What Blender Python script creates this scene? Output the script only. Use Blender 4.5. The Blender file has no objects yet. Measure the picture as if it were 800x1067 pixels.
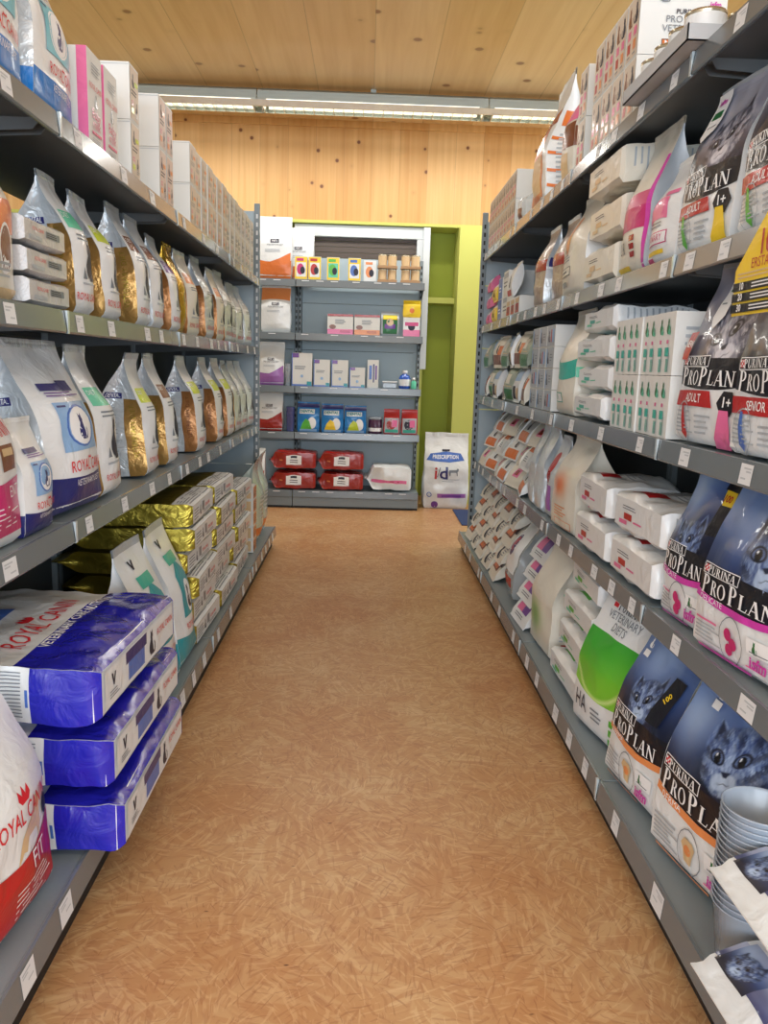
import bpy, bmesh, math, random
from mathutils import Vector, Matrix, noise
from mathutils.geometry import tessellate_polygon
random.seed(7)
sc = bpy.context.scene
col = sc.collection
PI = math.pi

# ---------------------------------------------------------------- colour and materials
def lin(c):
    return tuple(((x / 12.92) if x <= .04045 else ((x + .055) / 1.055) ** 2.4) for x in c)
def rgb(r, g, b): return (r / 255, g / 255, b / 255)
_m = {}
def mat(name, color=(1, 1, 1), rough=.5, metal=0., bump=0., bscale=30., coat=0., trans=0., spec=.5, alpha=1., emit=0.):
    if name in _m: return _m[name]
    m = bpy.data.materials.new(name); m.use_nodes = True
    nt = m.node_tree; b = nt.nodes['Principled BSDF']
    b.inputs['Base Color'].default_value = (*lin(color), 1)
    b.inputs['Roughness'].default_value = rough
    b.inputs['Metallic'].default_value = metal
    b.inputs['Specular IOR Level'].default_value = spec
    if coat: b.inputs['Coat Weight'].default_value = coat; b.inputs['Coat Roughness'].default_value = .12
    if trans: b.inputs['Transmission Weight'].default_value = trans
    if alpha < 1: b.inputs['Alpha'].default_value = alpha
    if emit:
        b.inputs['Emission Color'].default_value = (*lin(color), 1); b.inputs['Emission Strength'].default_value = emit
    if bump:
        tc = nt.nodes.new('ShaderNodeTexCoord'); n = nt.nodes.new('ShaderNodeTexNoise')
        n.inputs['Scale'].default_value = bscale; n.inputs['Detail'].default_value = 3; n.inputs['Distortion'].default_value = 1.2
        bp = nt.nodes.new('ShaderNodeBump'); bp.inputs['Strength'].default_value = bump; bp.inputs['Distance'].default_value = .01
        nt.links.new(tc.outputs['Object'], n.inputs['Vector']); nt.links.new(n.outputs['Fac'], bp.inputs['Height'])
        nt.links.new(bp.outputs['Normal'], b.inputs['Normal'])
    _m[name] = m
    return m
def film(name, color, rough=.38, bump=.5, **k): return mat(name, color, rough, bump=bump, bscale=k.pop('bscale', 14), coat=k.pop('coat', .25), **k)

def nd(nt, t, **inp):
    n = nt.nodes.new(t)
    for k, v in inp.items(): n.inputs[k.replace('_', ' ')].default_value = v
    return n
def ramp(nt, stops):
    r = nt.nodes.new('ShaderNodeValToRGB'); e = r.color_ramp.elements
    e[0].position, e[0].color = stops[0][0], (*lin(stops[0][1]), 1)
    e[1].position, e[1].color = stops[-1][0], (*lin(stops[-1][1]), 1)
    for p, c in stops[1:-1]:
        x = e.new(p); x.color = (*lin(c), 1)
    return r
def mixc(nt, fac, a, b, blend='MIX', fv=None):
    m = nt.nodes.new('ShaderNodeMix'); m.data_type = 'RGBA'; m.blend_type = blend
    if fac is not None: nt.links.new(fac, m.inputs[0])
    else: m.inputs[0].default_value = fv
    for s, i in ((a, 6), (b, 7)):
        if isinstance(s, tuple): m.inputs[i].default_value = (*lin(s), 1)
        else: nt.links.new(s, m.inputs[i])
    return m.outputs[2]

def osb_material():
    m = bpy.data.materials.new('pressed_strand_floor'); m.use_nodes = True; nt = m.node_tree; L = nt.links.new
    b = nt.nodes['Principled BSDF']; tc = nt.nodes.new('ShaderNodeTexCoord')
    def vm(op, a, v):
        n = nt.nodes.new('ShaderNodeVectorMath'); n.operation = op; L(a, n.inputs[0]); n.inputs[1].default_value = v; return n.outputs[0]
    def mt(op, a, v):
        n = nt.nodes.new('ShaderNodeMath'); n.operation = op; n.use_clamp = False
        for k, q in enumerate((a, v)):
            if isinstance(q, (int, float)): n.inputs[k].default_value = q
            else: L(q, n.inputs[k])
        return n.outputs[0]
    wob = nd(nt, 'ShaderNodeTexNoise', Scale=14., Detail=2.); L(tc.outputs['Object'], wob.inputs['Vector'])
    w2 = vm('MULTIPLY', wob.outputs['Color'], (.016, .016, 0)); ad = nt.nodes.new('ShaderNodeVectorMath'); ad.operation = 'ADD'; L(w2, ad.inputs[0]); L(tc.outputs['Object'], ad.inputs[1]); P = ad.outputs[0]
    col_ = rgb(194, 152, 106)
    for k, (cell, al, ac, lo, tone) in enumerate(((6., 4, 24, .52, rgb(208, 176, 132)), (8., 6, 40, .54, rgb(184, 138, 96)), (9., 9, 75, .56, rgb(216, 184, 140)), (13., 12, 110, .56, rgb(170, 122, 82)), (11., 10, 110, .60, rgb(216, 184, 142)), (17., 16, 150, .61, rgb(156, 108, 72)))):
        off = vm('ADD', P, (k * 3.7, k * 1.9, 0))
        v = nt.nodes.new('ShaderNodeTexVoronoi'); v.inputs['Scale'].default_value = cell; L(off, v.inputs['Vector'])
        sep = nt.nodes.new('ShaderNodeSeparateColor'); L(v.outputs['Color'], sep.inputs[0])
        rot = nt.nodes.new('ShaderNodeVectorRotate'); rot.rotation_type = 'Z_AXIS'; L(off, rot.inputs['Vector']); L(mt('MULTIPLY', sep.outputs[0], 6.28), rot.inputs['Angle'])
        n = nd(nt, 'ShaderNodeTexNoise', Scale=1., Detail=2., Roughness=.5); L(vm('MULTIPLY', rot.outputs[0], (al, ac, 1)), n.inputs['Vector'])
        r = ramp(nt, [(lo, (0, 0, 0)), (lo + .05, (.75, .75, .75))]); L(n.outputs['Fac'], r.inputs[0])
        col_ = mixc(nt, r.outputs[0], col_, tone)
    f = nt.nodes.new('ShaderNodeTexVoronoi'); f.inputs['Scale'].default_value = 7.; L(vm('MULTIPLY', P, (1, 2.8, 1)), f.inputs['Vector'])
    fr = ramp(nt, [(.025, (1, 1, 1)), (.05, (0, 0, 0))]); L(f.outputs['Distance'], fr.inputs[0]); col_ = mixc(nt, fr.outputs[0], col_, rgb(96, 56, 34))
    big = nd(nt, 'ShaderNodeTexNoise', Scale=2.2, Detail=3.); L(tc.outputs['Object'], big.inputs['Vector'])
    br = ramp(nt, [(.35, (.95, .88, .82)), (.65, (1, 1, 1))]); L(big.outputs['Fac'], br.inputs[0]); col_ = mixc(nt, None, col_, br.outputs[0], 'MULTIPLY', 1.)
    L(col_, b.inputs['Base Color']); b.inputs['Roughness'].default_value = .4
    return m

def wood_material(name, c1, c2, cdark, board=.2, axis=0, knots=5., grain=(30, 1.2, 30)):
    """Pine boards side by side along one axis, with grain and knots."""
    m = bpy.data.materials.new(name); m.use_nodes = True; nt = m.node_tree; L = nt.links.new
    b = nt.nodes['Principled BSDF']; tc = nt.nodes.new('ShaderNodeTexCoord')
    sep = nt.nodes.new('ShaderNodeSeparateXYZ'); L(tc.outputs['Object'], sep.inputs[0])
    d = nt.nodes.new('ShaderNodeMath'); d.operation = 'DIVIDE'; d.inputs[1].default_value = board; L(sep.outputs[axis], d.inputs[0])
    fl = nt.nodes.new('ShaderNodeMath'); fl.operation = 'FLOOR'; L(d.outputs[0], fl.inputs[0])
    wn = nt.nodes.new('ShaderNodeTexWhiteNoise'); wn.noise_dimensions = '1D'; L(fl.outputs[0], wn.inputs['W'])
    off = nt.nodes.new('ShaderNodeVectorMath'); off.operation = 'MULTIPLY_ADD'; off.inputs[1].default_value = (5, 5, 5)
    L(wn.outputs['Color'], off.inputs[0]); L(tc.outputs['Object'], off.inputs[2])
    st = nt.nodes.new('ShaderNodeVectorMath'); st.operation = 'MULTIPLY'; st.inputs[1].default_value = grain; L(off.outputs[0], st.inputs[0])
    n = nd(nt, 'ShaderNodeTexNoise', Scale=1., Detail=4., Roughness=.55, Distortion=.6); L(st.outputs[0], n.inputs['Vector'])
    r = ramp(nt, [(.3, c1), (.7, c2)]); L(n.outputs['Fac'], r.inputs[0])
    tint = ramp(nt, [(0, (.93, .88, .80)), (1, (1, 1, 1))]); L(wn.outputs['Value'], tint.inputs[0])
    c = mixc(nt, None, r.outputs[0], tint.outputs[0], 'MULTIPLY', 1.)
    v = nt.nodes.new('ShaderNodeTexVoronoi'); v.inputs['Scale'].default_value = knots; L(off.outputs[0], v.inputs['Vector'])
    kr = ramp(nt, [(.07, (1, 1, 1)), (.11, (.35, .35, .35)), (.2, (0, 0, 0))]); L(v.outputs['Distance'], kr.inputs[0])
    c = mixc(nt, kr.outputs[0], c, cdark)
    fr = nt.nodes.new('ShaderNodeMath'); fr.operation = 'FRACT'; L(d.outputs[0], fr.inputs[0])
    jr = ramp(nt, [(0, (.55, .45, .35)), (.018, (1, 1, 1))]); L(fr.outputs[0], jr.inputs[0])
    c = mixc(nt, None, c, jr.outputs[0], 'MULTIPLY', .55)
    L(c, b.inputs['Base Color']); b.inputs['Roughness'].default_value = .45
    return m

M = dict(
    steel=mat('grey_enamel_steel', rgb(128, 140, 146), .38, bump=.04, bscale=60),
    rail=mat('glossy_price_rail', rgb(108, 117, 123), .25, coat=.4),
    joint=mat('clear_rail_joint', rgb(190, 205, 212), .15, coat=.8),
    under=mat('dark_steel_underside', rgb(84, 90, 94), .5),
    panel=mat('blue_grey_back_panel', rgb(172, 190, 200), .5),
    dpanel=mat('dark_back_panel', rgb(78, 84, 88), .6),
    kick=mat('black_kick_plate', rgb(26, 26, 28), .6),
    slot=mat('upright_slot', rgb(18, 20, 22), .8),
    slotw=mat('pale_upright_slot', rgb(225, 228, 230), .6),
    tag=mat('price_tag_card', rgb(226, 230, 234), .5),
    tagprint=mat('price_tag_print', rgb(188, 194, 200), .6),
    green=mat('lime_green_paint', rgb(198, 202, 104), .6),
    dgreen=mat('deep_lime_paint', rgb(160, 172, 52), .6),
    white=mat('white_paint', rgb(225, 228, 226), .5),
    frame=mat('white_window_frame', rgb(215, 222, 226), .4),
    blind=mat('brown_blind', rgb(92, 82, 76), .6),
    alu=mat('lamp_aluminium', rgb(172, 182, 178), .3, metal=.5),
    louver=mat('mirror_louver', rgb(225, 225, 215), .12, metal=.9),
    bwhite=film('white_bag_film', rgb(226, 230, 232)),
    cream=film('cream_bag_film', rgb(222, 218, 205)),
    silver=mat('silver_foil', rgb(206, 214, 220), .28, metal=.22, bump=.9, bscale=22, coat=.35),
    copper=mat('copper_foil', rgb(168, 116, 68), .32, metal=.4, bump=.6, bscale=20),
    gold=mat('gold_foil', rgb(176, 138, 78), .3, metal=.55, bump=.6, bscale=20),
    olive=mat('olive_gold_foil', rgb(158, 142, 52), .28, metal=.7, bump=.9, bscale=16),
    blue=film('royal_blue_film', rgb(34, 34, 168), .22, .9, coat=.6),
    navy=film('navy_film', rgb(34, 38, 110)),
    sky=film('sky_blue_film', rgb(24, 120, 200)),
    teal=film('teal_film', rgb(30, 150, 165)),
    magenta=film('magenta_film', rgb(196, 34, 112)),
    pink=film('pink_print', rgb(226, 110, 160)),
    hot=film('hot_pink_print', rgb(206, 60, 170)),
    red=film('red_film', rgb(180, 30, 34)),
    dred=film('brick_red_film', rgb(158, 36, 30), .25, .8),
    orange=film('orange_print', rgb(216, 112, 36)),
    lorange=film('soft_orange_print', rgb(226, 142, 84)),
    yellow=film('yellow_print', rgb(240, 206, 40)),
    lime=film('lime_print', rgb(196, 214, 50)),
    grn=film('green_print', rgb(86, 182, 60)),
    dgrn=film('dark_green_print', rgb(30, 110, 60)),
    mint=film('mint_print', rgb(94, 200, 165)),
    aqua=film('aqua_print', rgb(60, 176, 160)),
    purple=film('purple_print', rgb(110, 62, 150)),
    lilac=film('lilac_print', rgb(156, 100, 176)),
    lblue=film('pale_blue_print', rgb(140, 178, 220)),
    mblue=film('mid_blue_print', rgb(70, 110, 190)),
    black=film('black_print', rgb(20, 22, 32)),
    grey=film('grey_print', rgb(120, 128, 138)),
    lgrey=film('light_grey_print', rgb(170, 178, 186)),
    brown=film('brown_print', rgb(120, 66, 38)),
    tan=film('tan_print', rgb(214, 184, 140)),
    ink=mat('dark_ink', rgb(40, 42, 60), .5),
    inkred=mat('red_ink', rgb(206, 32, 44), .5),
    inkwhite=mat('white_ink', rgb(238, 240, 242), .5),
    carton=mat('white_carton', rgb(222, 224, 222), .55),
    kraft=mat('kraft_card', rgb(176, 140, 104), .7),
    greycard=mat('grey_tray_card', rgb(186, 190, 194), .7),
    tin=mat('tin_metal', rgb(180, 172, 150), .25, metal=.8),
    clear=mat('clear_plastic', rgb(200, 212, 226), .12, alpha=.5, coat=.6),
    clearbag=mat('clear_film', rgb(225, 232, 235), .12, alpha=.35, coat=.5),
    mat_blue=mat('blue_mat_rubber', rgb(40, 60, 110), .8),
)
am = bpy.data.materials.new('printed_picture'); am.use_nodes = True
_b = am.node_tree.nodes['Principled BSDF']; _a = am.node_tree.nodes.new('ShaderNodeAttribute'); _a.attribute_name = 'Col'
am.node_tree.links.new(_a.outputs['Color'], _b.inputs['Base Color']); _b.inputs['Roughness'].default_value = .3; _b.inputs['Coat Weight'].default_value = .3
M['art'] = am

# ---------------------------------------------------------------- object helpers
def props(o, label=None, cat=None, group=None, kind=None):
    if label: o['label'] = label
    if cat: o['category'] = cat
    if group: o['group'] = group
    if kind: o['kind'] = kind
    return o
def empty(name, loc=(0, 0, 0)):
    o = bpy.data.objects.new(name, None); o.location = loc; o.empty_display_size = .05; col.objects.link(o); return o
class MB:
    """Collects shapes with several materials and links them as one mesh object."""
    def __init__(s): s.v = []; s.f = []; s.mi = []; s.mats = []; s.col = {}; s.sm = []
    def mid(s, m):
        m = M[m] if isinstance(m, str) else m
        if m not in s.mats: s.mats.append(m)
        return s.mats.index(m)
    def add(s, vs, fs, m, smooth=False):
        n = len(s.v); s.v += [tuple(p) for p in vs]; k = s.mid(m)
        for f in fs: s.f.append([n + i for i in f]); s.mi.append(k); s.sm.append(smooth)
        return n
    def box(s, x0, x1, y0, y1, z0, z1, m, bev=0.):
        if bev:
            b = min(bev, (x1 - x0) / 2.1, (y1 - y0) / 2.1, (z1 - z0) / 2.1)
            bm = bmesh.new(); bmesh.ops.create_cube(bm, size=1)
            for v in bm.verts: v.co = Vector(((x0 + x1) / 2 + v.co.x * (x1 - x0), (y0 + y1) / 2 + v.co.y * (y1 - y0), (z0 + z1) / 2 + v.co.z * (z1 - z0)))
            bmesh.ops.bevel(bm, geom=bm.edges[:], offset=b, segments=2, affect='EDGES', profile=.5)
            bm.verts.index_update(); s.add([v.co[:] for v in bm.verts], [[v.index for v in f.verts] for f in bm.faces], m); bm.free(); return
        vs = [(x, y, z) for x in (x0, x1) for y in (y0, y1) for z in (z0, z1)]
        s.add(vs, [(0, 1, 3, 2), (4, 6, 7, 5), (0, 4, 5, 1), (2, 3, 7, 6), (0, 2, 6, 4), (1, 5, 7, 3)], m)
    def prism(s, pts, axis, a, b, m):
        """pts: outline in the two other axes; extruded along axis from a to b."""
        def mk(p, t):
            return (t, p[0], p[1]) if axis == 0 else (p[0], t, p[1]) if axis == 1 else (p[0], p[1], t)
        n = len(pts); vs = [mk(p, a) for p in pts] + [mk(p, b) for p in pts]
        s.add(vs, [[i, (i + 1) % n, n + (i + 1) % n, n + i] for i in range(n)], m)
        tri = tessellate_polygon([[Vector((p[0], p[1], 0)) for p in pts]])
        s.add(vs, [list(t) for t in tri] + [[n + i for i in reversed(t)] for t in tri], m)
    def lathe(s, prof, m, seg=24, cx=0, cy=0, smooth=True, z0=0):
        vs = []; fs = []
        for r, z in prof:
            for k in range(seg):
                a = 2 * PI * k / seg; vs.append((cx + r * math.cos(a), cy + r * math.sin(a), z + z0))
        for i in range(len(prof) - 1):
            for k in range(seg):
                k2 = (k + 1) % seg; fs.append((i * seg + k, i * seg + k2, (i + 1) * seg + k2, (i + 1) * seg + k))
        s.add(vs, fs, m, smooth)
    def build(s, name, parent=None, merge=0., sharp=None):
        me = bpy.data.meshes.new(name); me.from_pydata(s.v, [], s.f)
        for m in s.mats: me.materials.append(m)
        me.polygons.foreach_set('material_index', s.mi); me.polygons.foreach_set('use_smooth', s.sm)
        if s.col:
            a = me.color_attributes.new('Col', 'FLOAT_COLOR', 'POINT')
            for i, c in s.col.items(): a.data[i].color = (*lin(c), 1)
        if merge:
            bm = bmesh.new(); bm.from_mesh(me); bmesh.ops.remove_doubles(bm, verts=bm.verts[:], dist=merge)
            bmesh.ops.recalc_face_normals(bm, faces=bm.faces[:]) if not s.col else None
            bm.to_mesh(me); bm.free()
        me.update()
        if sharp: me.set_sharp_from_angle(angle=sharp)
        o = bpy.data.objects.new(name, me); col.objects.link(o)
        if parent: o.parent = parent
        return o
def dup(root):
    r = root.copy(); col.objects.link(r)
    for ch in root.children:
        c = ch.copy(); col.objects.link(c); c.parent = r; c.matrix_parent_inverse = ch.matrix_parent_inverse
        for g in ch.children:
            d = g.copy(); col.objects.link(d); d.parent = c
    return r
ORD = 'zero first second third fourth fifth sixth seventh eighth ninth tenth eleventh twelfth thirteenth fourteenth fifteenth sixteenth seventeenth eighteenth nineteenth twentieth'.split()

# ---------------------------------------------------------------- lettering
_tc = {}
def text2d(s, bold=0.):
    k = (s, bold)
    if k in _tc: return _tc[k]
    cu = bpy.data.curves.new('lettering', 'FONT'); cu.body = s; cu.size = 1; cu.resolution_u = 2; cu.offset = bold; cu.align_x = 'CENTER'; cu.align_y = 'CENTER'
    o = bpy.data.objects.new('lettering', cu); col.objects.link(o)
    dg = bpy.context.evaluated_depsgraph_get(); me = bpy.data.meshes.new_from_object(o.evaluated_get(dg))
    r = ([(v.co.x, v.co.y) for v in me.vertices], [list(p.vertices) for p in me.polygons])
    bpy.data.objects.remove(o); bpy.data.curves.remove(cu); bpy.data.meshes.remove(me)
    _tc[k] = r; return r
def serif2d(s):
    """A serifed capital alphabet drawn from bars and rings (cap height 1)."""
    V = []; F = []
    T, t, e = .17, .055, .035
    def quad(*p): n = len(V); V.extend(p); F.append([n, n + 1, n + 2, n + 3])
    def bar(x0, y0, x1, y1): quad((x0, y0), (x1, y0), (x1, y1), (x0, y1))
    def diag(x0, y0, x1, y1, w): quad((x0, y0), (x0 + w, y0), (x1 + w, y1), (x1, y1))
    def ring(cx, cy, rx, ry, ix, iy, a0=0., a1=2 * PI, k=20):
        for i in range(k):
            a, b = a0 + (a1 - a0) * i / k, a0 + (a1 - a0) * (i + 1) / k
            quad((cx + ix * math.cos(a), cy + iy * math.sin(a)), (cx + rx * math.cos(a), cy + ry * math.sin(a)),
                 (cx + rx * math.cos(b), cy + ry * math.sin(b)), (cx + ix * math.cos(b), cy + iy * math.sin(b)))
    def ser(x, y): bar(x - .08, y, x + T + .08, y + e)
    x = 0
    for ch in s:
        X0 = x
        big = 1.
        n0 = len(V)
        if ch in 'Pp' or ch in 'Rr' or ch in 'B':
            bar(x + .08, 0, x + .08 + T, 1); ser(x + .08, 0); bar(x, 1 - e, x + .3, 1)
            ring(x + .27, .74, .34, .26, .17, .215, -PI / 2, PI / 2, 12); bar(x + .22, 1 - t, x + .28, 1); bar(x + .22, .48, x + .28, .48 + t)
            if ch in 'Rr': diag(x + .56, 0, x + .28, .5, .2); bar(x + .52, 0, x + .84, e); adv = .82
            else: adv = .66
        elif ch in 'O': ring(x + .42, .5, .42, .52, .25, .46); adv = .88
        elif ch in 'L': bar(x + .08, 0, x + .08 + T, 1); ser(x + .08, 1 - e); bar(x, 0, x + .6, t); diag(x + .54, 0, x + .62, .26, .04); adv = .66
        elif ch in 'A':
            diag(x + .08, 0, x + .38, 1, .06); diag(x + .62, 0, x + .34, 1, .19); bar(x + .2, .32, x + .68, .32 + t); bar(x, 0, x + .24, e); bar(x + .56, 0, x + .9, e); adv = .86
        elif ch in 'N':
            bar(x + .1, 0, x + .17, 1); bar(x + .68, 0, x + .75, 1); diag(x + .6, 0, x + .06, 1, .17); bar(x, 0, x + .28, e); bar(x + .58, 1 - e, x + .86, 1); bar(x - .02, 1 - e, x + .14, 1); adv = .88
        elif ch in 'U': bar(x + .08, .3, x + .08 + T, 1); bar(x + .62, .3, x + .68, 1); ring(x + .38, .32, .3, .34, .14, .27, PI, 2 * PI, 12); ser(x + .08, 1 - e); bar(x + .55, 1 - e, x + .78, 1); adv = .8
        elif ch in 'I': bar(x + .08, 0, x + .08 + T, 1); ser(x + .08, 0); ser(x + .08, 1 - e); adv = .36
        else: adv = .35
        x += adv + .03
    W = x
    return [(a - W / 2, b - .5) for a, b in V], F
CAT = [(.30, 0), (.30, .06), (.22, .10), (.16, .22), (.17, .38), (.24, .52), (.30, .62), (.28, .72), (.30, .80), (.29, .98), (.36, .88), (.42, .88), (.50, .97), (.50, .80), (.53, .72),
       (.48, .64), (.50, .50), (.56, .30), (.58, .12), (.66, .08), (.70, .16), (.70, .30), (.66, .42), (.70, .46), (.77, .34), (.78, .14), (.72, .02), (.60, 0)]

# ---------------------------------------------------------------- bags, boxes and their printing
class Pack:
    """A surface with named faces; each face is a grid of points, print is laid on it by bilinear lookup."""
    def __init__(s): s.g = {}; s.size = {}; s.mb = MB(); s.lay = 0
    def S(s, face, u, v, off=0.):
        G = s.g[face]; nu, nv = len(G[0]) - 1, len(G) - 1
        u = min(max(u, 0.), 1.); v = min(max(v, 0.), 1.)
        a = min(int(u * nu), nu - 1); b = min(int(v * nv), nv - 1); fu, fv = u * nu - a, v * nv - b
        p00, p10, p01, p11 = G[b][a], G[b][a + 1], G[b + 1][a], G[b + 1][a + 1]
        p = (p00 * (1 - fu) + p10 * fu) * (1 - fv) + (p01 * (1 - fu) + p11 * fu) * fv
        n = ((p10 - p00) * (1 - fv) + (p11 - p01) * fv).cross((p01 - p00) * (1 - fu) + (p11 - p10) * fu)
        if n.length > 1e-12: n.normalize()
        return p + n * off
    def off(s): s.lay += 1; return .0009 + .00018 * s.lay
    def face(s, name, fn, nu, nv, W, H, m, skip=False):
        G = [[Vector(fn(i / nu, j / nv)) for i in range(nu + 1)] for j in range(nv + 1)]
        s.g[name] = G; s.size[name] = (W, H)
        vs = [p for r in G for p in r]; k = nu + 1
        s.mb.add(vs, [(j * k + i, j * k + i + 1, (j + 1) * k + i + 1, (j + 1) * k + i) for j in range(nv) for i in range(nu)], m, True)
    def rect(s, f, u0, v0, u1, v1, m, curve=0., c2=None, fn=None):
        W, H = s.size[f]; o = s.off(); G = s.g[f]
        nx = max(1, min(40, int(abs(u1 - u0) * (len(G[0]) - 1) * 1.5 + .99))); ny = max(1, min(50, int(abs(v1 - v0) * (len(G) - 1) * 1.5 + .99)))
        if curve or c2: nx = max(nx, 12)
        c2 = curve if c2 is None else c2
        vs = []
        for j in range(ny + 1):
            for i in range(nx + 1):
                u = u0 + (u1 - u0) * i / nx; k = (2 * u - 1) ** 2; t = j / ny
                vs.append(s.S(f, u, (v0 + curve * k) * (1 - t) + (v1 + c2 * k) * t, o))
        s.mb.add(vs, [(j * (nx + 1) + i, j * (nx + 1) + i + 1, (j + 1) * (nx + 1) + i + 1, (j + 1) * (nx + 1) + i) for j in range(ny) for i in range(nx)], m, True)
    def art(s, f, u0, v0, u1, v1, nx, ny, fn, curve=0.):
        o = s.off(); vs = []; cs = []
        for j in range(ny + 1):
            for i in range(nx + 1):
                a, b = i / nx, j / ny; u = u0 + (u1 - u0) * a; k = (2 * u - 1) ** 2
                vs.append(s.S(f, u, (v0 + curve * k) * (1 - b) + v1 * b, o)); cs.append(fn(a, b))
        n = s.mb.add(vs, [(j * (nx + 1) + i, j * (nx + 1) + i + 1, (j + 1) * (nx + 1) + i + 1, (j + 1) * (nx + 1) + i) for j in range(ny) for i in range(nx)], 'art', True)
        for i, c in enumerate(cs): s.mb.col[n + i] = c
    def shape(s, f, V, F, u, v, m, sx, sy=None, rot=0., mirror=1, ex=0.):
        step = .022 / max(abs(sx), 1e-6)
        if len(F) < 60 and abs(sx) > .03:
            V = list(V); out = []; st = [list(t) for q in F for t in ([q[:3], [q[0], q[2], q[3]]] if len(q) == 4 else [q])]; md = {}
            while st:
                t = st.pop(); e = max(range(3), key=lambda i: (math.hypot(V[t[i]][0] - V[t[(i + 1) % 3]][0], V[t[i]][1] - V[t[(i + 1) % 3]][1]), -min(t[i], t[(i + 1) % 3])))
                a, b, c = t[e], t[(e + 1) % 3], t[(e + 2) % 3]
                if math.hypot(V[a][0] - V[b][0], V[a][1] - V[b][1]) < step: out.append(t); continue
                k = (min(a, b), max(a, b))
                if k not in md: md[k] = len(V); V.append(((V[a][0] + V[b][0]) / 2, (V[a][1] + V[b][1]) / 2))
                st += [[a, md[k], c], [md[k], b, c]]
            F = out
        W, H = s.size[f]; o = s.off() + ex; sy = sy or sx; c, si = math.cos(rot), math.sin(rot); P = []
        for x, y in V:
            x, y = x * sx * mirror, y * sy
            P.append(s.S(f, u + (x * c - y * si) / W, v + (x * si + y * c) / H, o))
        s.mb.add(P, F, m)
    def text(s, f, t, u, v, size, m='ink', rot=0., sx=1., bold=0.):
        V, F = text2d(t, bold); s.shape(f, V, F, u, v, m, size * sx, size, rot, ex=.0011)
    def serif(s, f, t, u, v, h, m='inkwhite', rot=0., sx=1.):
        V, F = serif2d(t); s.shape(f, V, F, u, v, m, h * sx, h, rot, ex=.0011)
    def poly(s, f, pts, u, v, m, sx, sy=None, rot=0., mirror=1):
        tri = tessellate_polygon([[Vector((x, y, 0)) for x, y in pts]])
        F = []
        for t in tri:
            a, b, c = (pts[i] for i in t)
            F.append(list(t) if (b[0] - a[0]) * (c[1] - a[1]) - (b[1] - a[1]) * (c[0] - a[0]) > 0 else list(reversed(t)))
        s.shape(f, pts, F, u, v, m, sx, sy, rot, mirror)
    def disc(s, f, u, v, r, m, ry=None, k=18, inner=0.):
        V = []; F = []
        if inner:
            for i in range(k):
                a = 2 * PI * i / k; V += [(math.cos(a) * inner, math.sin(a) * inner), (math.cos(a), math.sin(a))]
            F = [[2 * i, 2 * i + 1, (2 * i + 3) % (2 * k), (2 * i + 2) % (2 * k)] for i in range(k)]
        else:
            V = [(0, 0)] + [(math.cos(2 * PI * i / k), math.sin(2 * PI * i / k)) for i in range(k)]
            F = [[0, 1 + i, 1 + (i + 1) % k] for i in range(k)]
        s.shape(f, V, F, u, v, m, r, ry)
    def lines(s, f, u0, v0, u1, v1, n, m='grey', fill=.4, rag=True, vert=False):
        """Small print too fine to read: thin ragged bars."""
        o = s.off(); rr = random.Random(n * 7 + int(u0 * 100)); k = 4
        for i in range(n):
            e = rr.uniform(.6, 1.) if rag else 1.
            if vert:
                a = u0 + (u1 - u0) * (i + .5) / n; h = (u1 - u0) / n * fill / 2; b1 = v0 + (v1 - v0) * e
                vs = [s.S(f, a + q * h, v0 + (b1 - v0) * j / k, o) for j in range(k + 1) for q in (-1, 1)]
            else:
                a = v1 - (v1 - v0) * (i + .5) / n; h = (v1 - v0) / n * fill / 2; b1 = u0 + (u1 - u0) * e
                vs = [s.S(f, u0 + (b1 - u0) * j / k, a + q * h, o) for j in range(k + 1) for q in (1, -1)]
            s.mb.add(vs, [(2 * j, 2 * j + 1, 2 * j + 3, 2 * j + 2) for j in range(k)], m)
    def cat(s, f, u, v, h, m='ink', mirror=1): s.poly(f, [(x - .45, y - .5) for x, y in CAT], u, v, m, h, h, mirror=mirror)

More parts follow.
